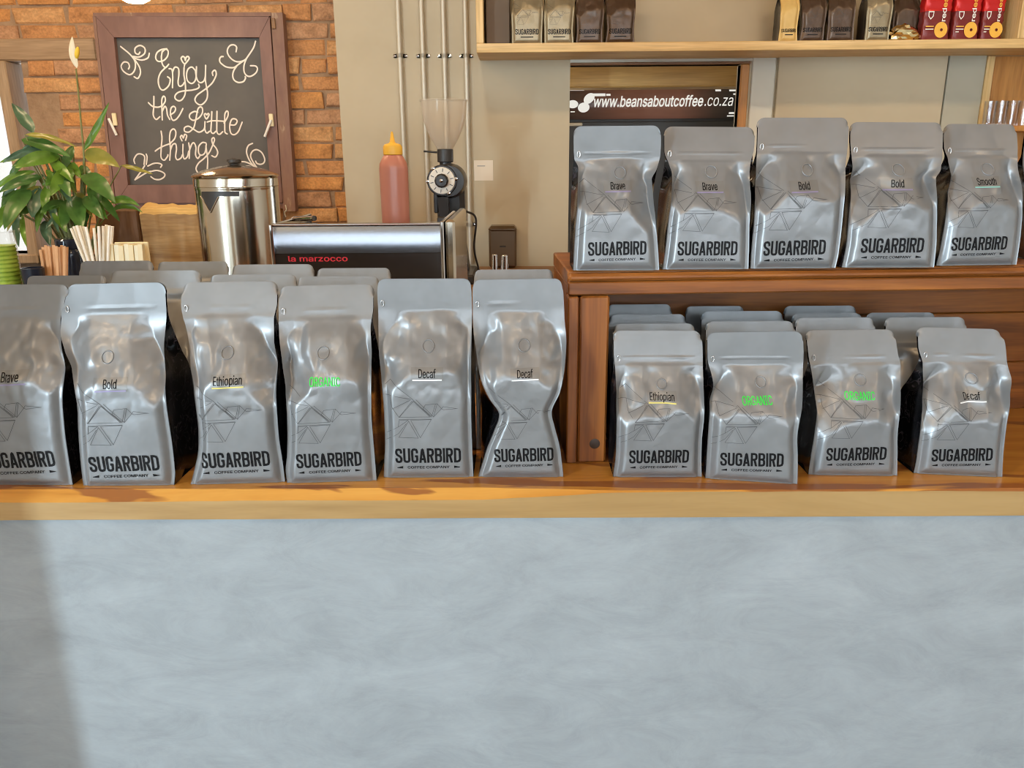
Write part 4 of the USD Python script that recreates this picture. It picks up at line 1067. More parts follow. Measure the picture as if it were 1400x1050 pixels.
hd = grid(np.stack([X, YFR + .045 - .045 * np.sqrt(np.maximum(1 - (A * .92) ** 2, 0)), (zf0 + zf1) / 2 + A * (zf1 - zf0) / 2], -1))
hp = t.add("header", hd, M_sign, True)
def on_header(vf):
    v, f = vf; v3, f3 = trimesh.remesh.subdivide_to_size(np.column_stack([v, 0 * v[:, 0]]), f, .03)
    A_ = (v3[:, 1] - (zf0 + zf1) / 2) / ((zf1 - zf0) / 2)
    return trimesh.Trimesh(np.stack([v3[:, 0], YFR + .045 - .045 * np.sqrt(np.maximum(1 - (A_ * .92) ** 2, 0)) - .002, v3[:, 1]], 1), f3, process=False)
ta, tb = at(812, 146, YFR), at(962, 129.5, YFR)
v, f = text2d("www.beansaboutcoffee", 1.0, True); v = v + np.stack([v[:, 1] * .22, 0 * v[:, 0]], 1)
# keep the capitals' height: the ascenders reach py 130, the baseline lies at py 146
asc = v[:, 1].max(); v = v * np.array([(tb[0] - ta[0]) / (v[:, 0].max() - v[:, 0].min()), (tb[2] - ta[2]) / asc]); v[:, 0] -= v[:, 0].min(); v = v + [ta[0], ta[2]]
t.add("header_lettering", on_header((v, f)), M_sign_white, True, under=hp, label="white backlit web address lettering")
tc_ = at(1002, 145, YFR)
v, f = text2d(".co.za", 1.0, False); v = v + np.stack([v[:, 1] * .22, 0 * v[:, 0]], 1)
v = v * np.array([(tc_[0] - tb[0] - .006) / (v[:, 0].max() - v[:, 0].min()), (tb[2] - ta[2]) / 1.0]); v[:, 0] -= v[:, 0].min(); v = v + [tb[0] + .006, ta[2]]
t.add("header_lettering", on_header((v, f)), M_sign_white, True, under=hp)
for (cx_, cy_, rx_, ry_, an) in ((805.5, 134.5, 8, 5.5, .7), (798, 147, 7.5, 6, .1), (783, 142.5, 7, 5, .0)):
    c = at(cx_, cy_, YFR); k_ = (YFR - CAM[1]) / FPX
    e = shapely.affinity.translate(shapely.affinity.rotate(shapely.affinity.scale(shapely.geometry.Point(0, 0).buffer(1, 12), rx_ * k_, ry_ * k_), math.degrees(an)), c[0], c[2])
    t.add("printed_bean", on_header(tri2d(e)), M_sign_white, True, under=hp)
for (xa, xb_, ya, yb2) in ((810, 828, 127.5, 131.5), (829, 835, 128, 131), (979, 987, 121.8, 124.5), (998, 1011, 122, 124.5), (1003, 1011, 127.5, 129.5), (997, 1009, 153.2, 155.6), (995, 1009, 157.5, 159), (780, 786, 152, 153.5), (776, 799, 122, 123.5)):
    p, q = at(xa, yb2, YFR), at(xb_, ya, YFR)
    t.add("printed_dash", on_header(tri2d(sbox(p[0], p[2], q[0], q[2]))), M_sign_white, True, under=hp)
dz0 = .14
t.add("glass_door", box(f0 + .01, f1 - .01, YFR + .030, YFR + .044, dz0, zf0 - .012, .003), M_blackmatt)
ha, hb_ = at(779, 172, YFR), at(797, 167.5, YFR)
t.add("door_badge", box(ha[0] - .03, hb_[0], YFR + .022, YFR + .0295, ha[2], hb_[2], .004), M_paper)

# ------------------------------------------------------------------ upper wall shelf and what stands on it
YS = 2.06
s0 = at(651.5, 66, YS); zS0 = at(655, 72.2, YS)[2]; zS1 = at(662, 59.2, YS)[2]; xin = at(661, 40, YS)[0]; xs1 = at(1393, 40, YS)[0]
t = Thing("wall_shelf", "long pale pine box shelf on the wall above the hatch", "shelf", ((s0[0] + xs1) / 2, YW, zS0))
zS2 = zS1 + .34
t.add("bottom_board", box(s0[0], XR1 - .02, YS, YW - .001, zS0, zS1, .002), M_pine_x)
t.add("left_end", box(s0[0], xin, YS, YW - .001, zS1 + .0003, zS2, .002), M_pine_z)
t.add("right_end", box(xs1, xs1 + .028, YS, YW - .001, zS1 + .0003, zS2, .002), M_pine_z)
t.add("top_board", box(s0[0], XR1 - .02, YS, YW - .001, zS2 + .0003, zS2 + .03, .002), M_pine_x)
# brown card box at its left end
p, q = at(664, 58, YS + .07), at(697, 0, YS + .07)
single("cardboard_box", box(p[0] + .002, q[0], YS + .07, YW - .02, zS1 + .0005, zS1 + .26, .003), M_brownbox, "dark brown card box at the left end of the upper shelf", "box")
zk = zS1 + .0006
def shelf_bag(l, r, lab, film, seed, Hh_, Y=YS + .03, text=True, depth=.07, grp="coffee bags on the upper shelf", kraft=False):
    """A bag of its own on the shelf, its foot between the two measured pixels."""
    a_, b_ = at(l, 57, Y), at(r, 57, Y)
    b = Bag.__new__(Bag); b.band = .15; b.depth, b.seed, b.zb, b.vz, b.wr, b.pinch = depth, seed, zk, .82, 1.0, ()
    b.xA, b.xB, b.yA, b.yB = a_[0], b_[0], Y, Y
    b.ztL = b.ztR = zk + Hh_; b.H = Hh_
    x0, x1 = a_[0], b_[0]; rr = np.random.default_rng(seed); k1_, k2_ = rr.uniform(.001, .004, 2); ph = rr.uniform(0, 3, 2)
    b.fL = lambda v: x0 + k1_ * np.sin(np.asarray(v) * 7 + ph[0]) + .003 * sstep(.0, .25, np.asarray(v)); b.fR = lambda v: x1 - k2_ * np.sin(np.asarray(v) * 6 + ph[1]) - .003 * sstep(.0, .25, np.asarray(v))
    b.tilt, b.slope, b.v0, b.dents = .03, .6, .805, [(.08, .6, .07, .005), (.92, .62, .07, .006)]
    w = x1 - x0
    def P2(fx, dz):   # a pixel for a point of the plane
        return fx, dz
    t = make_bag("coffee_bag", lab, "coffee bag", grp, b, res=(40, 64), film=film, notch=False)
    if text:
        W = w * .74; o = np.array([x0 + w * .13, zk + .030])
        m = b.stick(WORD_V * np.array([W, W * .22]) + o, WORD_F, .0008, .012)
        if m is not None:
            t.add("printed_lettering", m, M_ink, True)
        v_, f_ = tri2d(sbox(x0 + w * .3, zk + .020, x0 + w * .7, zk + .023)); m = b.stick(v_, f_, .0008, .012)
        t.add("printed_line", m, M_ink, True)
        if not kraft:
            bv, bf = tri2d(BIRD); m = b.stick(bv * W + o, bf, .0005, .015)
            if m is not None:
                t.add("bird_drawing", m, M_ink_line, True)
        v_, f_ = tri2d(sbox(x0 + w * .36, zk + .155, x0 + w * .64, zk + .166)); m = b.stick(v_, f_, .0008, .012)
        if m is not None:
            t.add("name_print", m, M_ink, True)
    return t
shelf_bag(699, 742, "gold grey coffee bag on the upper shelf, beside the brown card box", M_film_gold, 61, .24)
shelf_bag(743.5, 785, "gold grey coffee bag on the upper shelf, next to the dark brown bags", M_film_gold, 62, .24)
shelf_bag(786.5, 825, "dark brown coffee bag on the upper shelf, left of the dark pair over the hatch", M_film_brown, 63, .23)
shelf_bag(827, 868, "dark brown coffee bag on the upper shelf, right one of the pair over the hatch", M_film_brown, 64, .23)
shelf_bag(1063, 1090, "narrow yellow kraft paper coffee bag on the right part of the upper shelf", M_film_kraft, 65, .22, kraft=True)
shelf_bag(1091.5, 1126, "dark brown coffee bag beside the yellow kraft bag on the upper shelf", M_film_brown, 66, .23)
shelf_bag(1128, 1166, "dark brown coffee bag left of the silver grey one on the upper shelf", M_film_brown, 67, .23)
shelf_bag(1180, 1215, "silver grey coffee bag among brown ones on the right of the upper shelf", M_film_gold, 68, .24)
shelf_bag(1217, 1254, "dark brown coffee bag behind the crumpled foil pouch on the upper shelf", M_film_brown, 69, .23, Y=YS + .09, text=False)
# crumpled foil pouch
fa, fb = at(1214, 53, YS + .02), at(1265, 33, YS + .02)
ic = trimesh.creation.icosphere(2); v = np.array(ic.vertices)
v = v * (1 + .55 * (meshkit.noise(v * 2.6 + 4, 3) - .5)[:, None] + .16 * (np.abs(meshkit.noise(v * 6 + 1, 8) - .5) * 2 - .5)[:, None])
v[:, 2] = np.sign(v[:, 2]) * np.abs(v[:, 2]) ** 1.0; v[:, 0] *= (1 - .35 * np.clip(v[:, 2], 0, 1))
v = v * np.array([(fb[0] - fa[0]) / 2 * .98, .028, (fb[2] - zk) / 2 * 1.15]); v[:, 2] -= v[:, 2].min()
v[:, 2] = np.maximum(v[:, 2] - .002, 0); v = v + [(fa[0] + fb[0]) / 2, YS + .045, zk]
single("foil_pouch", trimesh.Trimesh(v, ic.faces, process=False), M_foil, "small crumpled gold foil pouch lying in front of the dark bag on the upper shelf", "pouch", smooth=False)
# red packs
for k, (l, r, lab) in enumerate(((1259, 1298, "red foil pack on the upper shelf, leftmost of three, beside the foil pouch"), (1300.5, 1338, "red foil pack on the upper shelf, middle one of three"), (1339.5, 1370, "red foil pack on the upper shelf, rightmost of three"))):
    Y_ = YS + .035
    p, q = at(l, 54, Y_), at(r, 54, Y_); zm = at((l + r) / 2, 15, Y_)[2]; w = q[0] - p[0]; D_ = .05
    t = Thing("red_pack", lab, "pack", ((p[0] + q[0]) / 2, Y_ + D_ / 2, zk), "red packs on the upper shelf")
    def pack(z0, z1):
        nz_, nx_ = 10, 10
        zz = np.linspace(z0, z1, nz_); a_ = np.linspace(0, 2 * np.pi, 41)[:-1]
        rows = []
        for z in zz:
            c_ = np.sign(np.cos(a_)) * np.abs(np.cos(a_)) ** .35; s_ = np.sign(np.sin(a_)) * np.abs(np.sin(a_)) ** .45
            wob = .0016 * np.sin(z * 190 + a_ * 3 + k)
            rows.append(np.stack([(p[0] + q[0]) / 2 + c_ * (w / 2 - .001) + wob * c_, Y_ + D_ / 2 + s_ * D_ / 2 + wob * s_, np.full(40, z)], 1))
        P_ = np.array(rows); P_ = np.concatenate([P_, P_[:, :1]], 1)
        return grid(P_)
    t.add("lower_band", pack(zk, zm), M_redpack_dark, 40, label="dark red lower part")
    t.add("upper_band", pack(zm + .0002, zk + .2), M_redpack, 40)
    yl = Y_ - .0030
    v, f = text2d("redespresso", 1.0, True)
    v = v - v.min(0); v = v / v.max(0)
    z_a, z_b = at((l + r) / 2, 29.5, Y_)[2], at((l + r) / 2, 29.5, Y_)[2] + .175
    xa_, xb_ = p[0] + w * .60, p[0] + w * .80
    red = v[:, 0] * 1.0
    vx = xb_ - v[:, 1] * (xb_ - xa_); vz_ = z_a + v[:, 0] * (z_b - z_a)
    V3 = np.stack([vx, np.full(len(v), yl), vz_], 1)
    cut = z_a + (z_b - z_a) * .255; ftop = V3[f][:, :, 2].mean(1) > cut
    for sel, m_ in ((~ftop, M_white_ink), (ftop, M_orange_ink)):
        idx, inv = np.unique(f[sel], return_inverse=True)
        t.add("upright_lettering", trimesh.Trimesh(V3[idx], inv.reshape(-1, 3)[:, ::1], process=False), m_, False)
    zc_ = at((l + r) / 2, 41, Y_)[2]; a_ = np.linspace(0, 2 * np.pi, 33)[:-1]
    ringp = Polygon(np.stack([p[0] + w * .64 + .0235 * np.cos(a_), zc_ + .0265 * np.sin(a_)], 1)).difference(shapely.geometry.Point(p[0] + w * .66, zc_).buffer(.005))
    t.add("printed_flower", slab_xz(tri2d(ringp), yl, 0), M_orange_ink, False)
    for j, zz in enumerate((zc_ + .010, zc_ + .001, zc_ - .008)[:2 if k == 0 else 3]):
        t.add("printed_line", slab_xz(tri2d(sbox(p[0] + w * .10, zz, p[0] + w * (.38 if j < 2 else .22), zz + .0035)), yl, 0), M_orange_ink if j == 0 else M_white_ink, False)
    sh = Polygon([(p[0] + w * .14, zc_ + .062), (p[0] + w * .34, zc_ + .062), (p[0] + w * .33, zc_ + .045), (p[0] + w * .24, zc_ + .034), (p[0] + w * .15, zc_ + .045)])
    t.add("printed_shield", slab_xz(tri2d(sh.difference(sh.buffer(-.003))), yl, 0), M_white_ink, False)
# pale card on the wall at the shelf's right end
p, q = at(1374, 28, YW - .02), at(1391, 0, YW - .02)
single("card_sleeve", box(p[0], q[0], YW - .02, YW - .0005, p[2], p[2] + .16, .002), M_teal, "small pale teal card on the wall at the right end of the upper shelf", "card")

# ------------------------------------------------------------------ orange cabinet with tumblers at the right
t = Thing("wall_cabinet", "orange wooden wall cabinet at the right edge under the upper shelf", "cabinet", (q2 + .3, YW, 1.25))
zg = at(1370, 173, YW - .09)[2]
t.add("side_board", box(q2 + .001, q2 + .030, YW - .028, YW - .0005, 1.09, zS0 - .002, .002), M_pine_z, label="paler front edge of the cabinet side")
t.add("back_board", box(q2 + .031, q2 + .62, YW - .010, YW - .0005, 1.09, zS0 - .002, .001), M_cab)
t.add("inner_shelf", box(q2 + .031, q2 + .62, YW - .17, YW - .0105, zg - .02, zg, .002), M_cab)
t.add("right_board", box(q2 + .621, q2 + .65, YW - .17, YW - .0005, 1.09, zS0 - .002, .002), M_cab)
HG = at(1370, 138, YW - .09)[2] - zg
labs = ["first clear tumbler at the left of the row on the cabinet shelf", "second clear tumbler from the left on the cabinet shelf", "third clear tumbler from the left on the cabinet shelf", "fourth clear tumbler on the cabinet shelf, at the picture's right edge"]
for k in range(4):
    cx_ = at(1352 + 15.5 * k, 160, YW - .09)[0]; n = 40
    prof = [(0, .002), (.0175, .0), (.0205, .003), (.0215, HG * .5), (.0225, HG), (.0205, HG), (.0195, HG * .5), (.018, .012), (0, .011)]
    m = lathe(prof, (cx_, YW - .09, zg + .0004), n)
    v = np.array(m.vertices); a_ = np.arctan2(v[:, 1] - (YW - .09), v[:, 0] - cx_); rr = 1 + .03 * np.cos(a_ * 10)
    v[:, 0] = cx_ + (v[:, 0] - cx_) * rr; v[:, 1] = YW - .09 + (v[:, 1] - YW + .09) * rr
    single("tumbler", trimesh.Trimesh(v, m.faces, process=False), M_glass, labs[k], "glass", "tumblers on the cabinet shelf", smooth=40)

# ------------------------------------------------------------------ chalkboard in its old door frame
YCB = YB - .036
def q4(pts, y0, y1):
    """a board from four measured corners, between depths y0 (front) and y1"""
    P = [at(px, py, y0) for px, py in pts]
    V = [(p[0], y, p[2]) for p in P for y in (y0, y1)]
    return hull(V)
TL, TR, BR_, BL_ = (128, 18.6), (386, 16.5), (404, 288.6), (159.5, 285)
ITL, ITR, IBR, IBL = (155.7, 51), (354, 51), (369.5, 252), (175, 253)
DTR, DBR = (369.5, 28), (386, 276)
pc = at(265, 280, YB)
t = Thing("chalkboard", "black chalkboard with white script in a worn mauve wooden door frame on the brick wall", "chalkboard", (pc[0], YB, pc[2]))
t.add("slate", q4([(152, 47), (358, 47), (373, 256), (172, 257)], YCB, YCB + .012), M_chalkboard, 10)
yf = YB - .058
t.add("top_rail", q4([(131, 22), (368, 22.5), (354.2, 51), (155.7, 51)], yf, YCB + .012), M_mauve, 10)
t.add("bottom_rail", q4([(175, 253), (369.5, 252), (386, 277), (159, 278)], yf, YCB + .012), M_mauve, 10)
t.add("left_stile", q4([(131, 22.5), (155.5, 51.2), (174.8, 252.8), (158.6, 277.6)], yf, YCB + .012), M_mauve, 10)
t.add("right_stile", q4([(354.4, 51.2), (368.5, 23), (386, 276.5), (369.7, 251.8)], yf, YCB + .012), M_mauve, 10)
t.add("outer_jamb", q4([(370, 17.5), (386, 17), (404, 289), (387.5, 289)], YB - .052, YB - .004), M_mauve_worn, 10)
t.add("outer_head", q4([(127, 17.5), (369.7, 16.5), (369.7, 22), (127.4, 22)], YB - .056, YB - .004), M_mauve_worn, 10)
t.add("outer_jamb", q4([(126.5, 22.2), (130.6, 22.2), (158.2, 285), (154.5, 285)], YB - .056, YB - .004), M_mauve_worn, 10)
t.add("outer_sill", q4([(158.5, 278.2), (387, 277.4), (387.2, 285), (158.7, 285.5)], YB - .048, YB - .004), M_mauve, 10)
for (c, lv) in (((157.5, 163), ((148.5, 162), (159.5, 185))), ((371.5, 164), ((370.5, 164), (362, 187)))):
    p = at(c[0], c[1], yf); a_, b_ = at(*lv[0], yf - .012), at(*lv[1], yf - .012)
    h = t.add("catch_plate", box(p[0] - .009, p[0] + .009, yf - .009, yf - .0003, p[2] - .026, p[2] + .024, .002), M_cream)
    t.add("catch_lever", tube([a_, b_], .0055, 10), M_white_ink, True, under=h)
pr = at(373.5, 32, YB - .06)
t.add("hinge", box(pr[0] - .008, pr[0] + .008, YB - .060, YB - .0525, pr[2] - .02, pr[2] + .02, .002), M_bench)
hk = at(390, 287, YB - .06)
t.add("hook", tube(smooth_path([(hk[0], YB - .05, hk[2] + .02), (hk[0] + .005, YB - .06, hk[2]), (hk[0] - .004, YB - .06, hk[2] - .012), (hk[0], YB - .06, hk[2] - .03)], 6), .003, 8), M_conduit, True)
CC = {1: (155, 50, 7), 2: (210, 70, 13.12), 3: (195, 120, 8.08), 4: (290, 40, 13.125), 5: (155, 170, 11.67), 6: (310, 180, 15)}
CH = {
 "Enjoy": [(1, [(470, 145), (500, 120), (525, 140), (518, 190), (480, 230), (430, 237), (406, 205), (418, 155), (460, 125), (512, 117)]), (1, [(468, 142), (460, 200), (470, 265), (500, 296), (530, 265)]),
           (1, [(500, 296), (450, 350), (430, 420), (445, 490), (480, 512), (530, 470), (545, 410), (520, 385)]),
           (2, [(280, 315), (310, 315), (335, 345), (345, 450), (340, 655)]), (2, [(340, 380), (370, 300), (410, 285), (450, 320), (455, 420), (440, 540), (450, 610), (485, 630), (530, 600), (550, 560)]),
           (2, [(570, 165), (555, 110), (520, 95), (495, 130), (520, 190), (560, 228), (600, 190), (640, 130), (620, 95), (585, 110), (570, 165)]), (2, [(560, 225), (552, 270)]),
           (2, [(548, 295), (545, 420), (565, 540), (575, 680), (560, 790), (510, 870), (450, 890), (390, 850), (390, 790), (450, 735), (560, 710), (680, 700), (780, 675), (820, 640), (808, 595)]),
           (2, [(745, 340), (690, 285), (620, 320), (592, 420), (610, 530), (680, 580), (740, 540), (765, 450), (770, 280)]), (2, [(752, 360), (770, 470), (800, 540), (850, 565), (905, 530), (930, 450)]),
           (2, [(935, 255), (932, 400), (930, 520), (950, 640), (970, 760), (950, 870), (880, 950), (820, 960), (755, 910), (745, 850), (790, 780), (880, 715), (970, 650), (1060, 560), (1120, 440), (1120, 370), (1095, 340), (1055, 380), (1065, 435)])],
 "the": [(3, [(125, 95), (125, 200), (118, 300), (150, 350), (190, 320)]), (3, [(65, 165), (110, 205), (170, 215), (215, 200)]), (3, [(215, 205), (250, 150), (248, 105), (228, 95), (212, 140), (215, 250), (218, 355)]),
         (3, [(218, 260), (245, 205), (265, 230), (275, 300), (300, 350)]), (3, [(305, 300), (350, 270), (365, 230), (345, 205), (315, 225), (308, 290), (330, 355), (370, 350), (410, 300), (445, 230)])],
 "Little": [(3, [(610, 270), (570, 262), (525, 290), (520, 330), (560, 360), (620, 335), (660, 280), (660, 225), (635, 212), (610, 240), (590, 340), (570, 430), (550, 460), (510, 490), (465, 480), (465, 440), (510, 425), (560, 455), (620, 490), (670, 470), (690, 430)]),
            (3, [(690, 375), (688, 460), (710, 500), (740, 480)]), (3, [(710, 300), (695, 285), (682, 300), (705, 345), (735, 300), (725, 283), (710, 300)]), (3, [(765, 265), (760, 400), (755, 480), (780, 505), (810, 480)]),
            (3, [(822, 260), (820, 400), (822, 490), (850, 515), (885, 485)]), (3, [(715, 378), (760, 365), (830, 365), (895, 370)]), (3, [(900, 390), (940, 320), (945, 270), (928, 258), (908, 300), (908, 420), (910, 490), (935, 510)]),
            (3, [(965, 410), (1020, 410), (1045, 370), (1025, 345), (985, 350), (962, 420), (975, 500), (1015, 518), (1060, 480), (1100, 380)])],
 "things": [(3, [(205, 480), (215, 560), (205, 680), (205, 770), (240, 800), (275, 760), (280, 740)]), (3, [(140, 700), (180, 670), (240, 640), (310, 615)]), (3, [(300, 620), (355, 560), (368, 490), (345, 455), (310, 480), (298, 560), (308, 680), (300, 800)]),
            (3, [(308, 690), (330, 630), (365, 620), (375, 680), (365, 760), (385, 795), (425, 775), (440, 740)]), (3, [(435, 585), (418, 545), (435, 525), (450, 555), (465, 515), (488, 530), (475, 580)]), (3, [(447, 625), (445, 720), (460, 785), (495, 760), (510, 700)]),
            (3, [(510, 610), (520, 680), (515, 780)]), (3, [(518, 690), (545, 620), (570, 610), (590, 660), (585, 740), (610, 780), (640, 740)]), (3, [(700, 610), (660, 605), (620, 650), (620, 720), (650, 745), (690, 715), (705, 620)]),
            (3, [(700, 640), (710, 720), (720, 800), (715, 900), (712, 960)]), (3, [(605, 930), (590, 890), (620, 830), (680, 780), (740, 710), (780, 620), (795, 575), (785, 550), (765, 570), (775, 620), (815, 670), (830, 720), (805, 765), (765, 750)])]}
FL = [[(1, [(70, 95), (160, 170), (208, 240), (205, 320), (160, 365), (100, 335), (75, 285), (100, 245), (140, 250), (155, 285), (145, 310)]), (1, [(185, 190), (250, 195), (300, 160), (300, 110), (255, 85), (210, 110), (210, 155), (240, 170), (255, 150)]),
       (1, [(195, 205), (270, 225), (330, 205), (345, 160)]), (1, [(208, 225), (250, 290), (260, 350), (235, 400), (200, 385)])],
      [(4, [(780, 215), (745, 330), (660, 460), (590, 550), (470, 585), (370, 550), (290, 460), (275, 370), (320, 295), (390, 280), (440, 320), (430, 405)]), (4, [(580, 555), (460, 640), (400, 685), (330, 690), (240, 670), (150, 600), (135, 540), (160, 495), (200, 490)]),
       (4, [(450, 650), (390, 740), (370, 830), (395, 910), (470, 955), (560, 940), (600, 880), (595, 850)]), (4, [(620, 520), (575, 640), (575, 760), (620, 830), (690, 845), (780, 790), (815, 710), (780, 660), (690, 655)])],
      [(5, [(345, 885), (440, 755), (500, 660)]), (5, [(345, 885), (530, 770), (600, 750)]), (5, [(345, 625), (330, 560), (380, 480), (450, 475), (500, 520), (490, 640)]), (5, [(525, 475), (540, 530), (525, 640)]),
       (5, [(550, 665), (640, 625), (720, 620), (775, 645), (755, 685)]), (5, [(590, 755), (680, 735), (760, 750), (820, 790), (810, 840), (740, 880), (660, 875), (600, 835)])],
      [(6, [(650, 780), (500, 640), (420, 480), (410, 370), (450, 280), (530, 240)]), (6, [(640, 770), (540, 620), (490, 500), (530, 400), (620, 370), (720, 430), (780, 560), (760, 640), (690, 670), (620, 650), (595, 605)]),
       (6, [(640, 770), (480, 660), (350, 615), (200, 630)]), (6, [(620, 765), (520, 730), (430, 705), (310, 720)])]]
def chalk(strokes):
    out = []
    for c, pts in strokes:
        ox, oy, k_ = CC[c]
        P = smooth_path([at(ox + x / k_, oy + y / k_, YCB)[[0, 2]] for x, y in pts], 7)
        out.append(LineString(P).buffer(.0030, quad_segs=4))
    return slab_xz(tri2d(unary_union(out).simplify(.0004)), YCB, .0008)
for w_, st in CH.items():
    t.add("chalk_lettering", chalk(st), M_chalk, False, label=f"chalk word {w_}")
for st in FL:
    t.add("chalk_flourish", chalk(st), M_chalk, False)

# pendant lamp hanging just above the picture's top edge
pl = at(185, 3, 2.05)
t = Thing("pendant_lamp", "lit pendant lamp at the top edge above the chalkboard", "lamp", (pl[0], 2.05, pl[2]))
zl = pl[2] - .004
t.add("lamp_shade", lathe([(.075, .028), (.070, .05), (.045, .10), (.02, .13), (.018, .16), (.0, .16), (.0, .158), (.017, .155), (.019, .128), (.043, .097), (.068, .049), (.073, .028)], (pl[0], 2.05, zl), 40), M_blackmatt, 35)
t.add("bulb", lathe([(0, 0), (.030, .003), (.050, .014), (.056, .030), (.040, .06), (.014, .09), (.0, .09)], (pl[0], 2.05, zl), 40), M_bulb, True)
t.add("cord", tube([(pl[0], 2.05, zl + .16), (pl[0], 2.05, ZT)], .004, 8), M_blackmatt, True)

# ------------------------------------------------------------------ left end of the back bench: urn, boards, plant, straws
YU = 1.42
ul, ur = at(264, 241, YU), at(376.5, 240.5, YU); uc = (ul[0] + ur[0]) / 2 + .004; RU = (ur[0] - ul[0]) / 2
zlid = at(320, 241, YU)[2]
t = Thing("coffee_urn", "large shiny steel coffee urn with a domed lid and dark knob", "urn", (uc, YU, ZB))
hB_ = zlid - ZB
t.add("urn_body", lathe([(0, .0005), (RU * .93, .0005), (RU * .96, .006), (RU * .97, .03), (RU * .975, hB_ - .040), (RU * .985, hB_ - .034), (RU * .985, hB_ - .030), (RU * .955, hB_ - .026), (RU * .955, hB_ - .004)], (uc, YU, ZB), 72), M_steel, 40)
t.add("rim_band", lathe([(RU * .955, hB_ - .030), (RU * .99, hB_ - .027), (RU * .985, hB_ - .006), (RU * .955, hB_ - .003)], (uc, YU, ZB), 72), M_steel, 30)
t.add("lid", lathe([(RU * .96, 0), (RU * 1.0, .001), (RU * 1.015, .005), (RU * .97, .010), (RU * .72, .022), (RU * .4, .031), (.02, .035), (0, .035)], (uc, YU, zlid - .003), 72), M_steel, 40)
t.add("knob", lathe([(.016, 0), (.014, .006), (.021, .010), (.020, .018), (.0, .021)], (uc, YU, zlid + .030), 28), M_blackmatt, 35)
def on_urn(px, py, off):
    p = at(px, py, YU - RU); dx = p[0] - uc
    for _ in range(4):
        dx = np.clip(at(px, py, YU - math.sqrt(max(RU ** 2 - dx ** 2, 0)))[0] - uc, -RU * .97, RU * .97)
    a_ = math.asin(dx / RU); r_ = RU * .975 + off
    return np.array([uc + r_ * math.sin(a_), YU - r_ * math.cos(a_), at(px, py, YU - r_ * math.cos(a_))[2]])
xs_ = np.linspace(275, 327, 14)
t.add("slot_shade", grid(np.array([[on_urn(x, 268.5, .0022) for x in xs_], [on_urn(x, 262, .0022) for x in xs_]])), M_blackmatt, True, label="dark strip painted as the shade in the slot under the rim")  # dark strip laid on the steel for shade in the slot
tri = [on_urn(275, 268, .002), on_urn(297.5, 269, .002), on_urn(287, 289, .002)]; apex = on_urn(286.5, 272, -.020)
spm = np.array([tri[0], tri[1], tri[2]])
sg_ = np.array([[on_urn(275 + 22.5 * ((1 - r_) * u_ + r_ * .53), 268.3 + r_ * 20.5, .0016) for u_ in np.linspace(0, 1, 9)] for r_ in np.linspace(0, 1, 9)])
t.add("spout_shade", grid(sg_[::-1]), M_blackmatt, False, label="dark triangle painted as the shade inside the spout opening")  # dark patch laid on the steel for shade inside the spout
lip = [on_urn(274, 268, .0035), on_urn(287, 291, .0025), on_urn(298.5, 269, .0035)]
t.add("spout_lip", join(tube([lip[0], lip[1]], .0016, 8), tube([lip[1], lip[2]], .0016, 8)), M_steel, True)

Y_ = 1.60
p, q, r_ = at(190.5, 293, Y_), at(286, 293, Y_), at(235, 279, Y_)
xs_ = np.linspace(p[0], q[0], 26); top = p[2] + (meshkit.noise(np.stack([xs_ * 60, xs_ * 0, xs_ * 0], 1), 4) - .5) * .006
lean = .10
def lb(Y0, zt_): return Y0
t = Thing("cutting_board", "thick pale cutting board with a rough live edge leaning behind the urn", "cutting board", ((p[0] + q[0]) / 2, Y_, ZB))
poly = Polygon([(p[0] + .004, ZB + .0006)] + [(q[0], ZB + .0006)] + list(zip(xs_[::-1], top[::-1])))
t.add("board", flat_xz(poly, Y_ + .05, .05), M_board_wood, 20)
zt2 = r_[2]
pts = []
tp = grid(np.array([[(x, Y_ - .001, z) for x, z in zip(xs_, top)], [(x, Y_ + .012, z + .020) for x, z in zip(xs_, top)], [(x, Y_ + .05, z + (zt2 - p[2]) * .9 + (meshkit.noise(np.array([[x * 50, 7, 0]]))[0] - .5) * .012) for x, z in zip(xs_, top)]]))
bk = grid(np.array([[(x, Y_ + .05, z + (zt2 - p[2]) * .9) for x, z in zip(xs_, top)], [(x, Y_ + .05, ZB + .3) for x, z in zip(xs_, top)]]))
t.add("live_edge", tp, M_board_top, 25)
p, q = at(139, 345, Y_ + .03), at(188.5, 286.5, Y_ + .03)
single("cutting_board", box(p[0], q[0], Y_ + .02, Y_ + .05, ZB + .0006, q[2], .004), M_board_dark, "dark brown cutting board upright between the plant and the pale board", "cutting board")

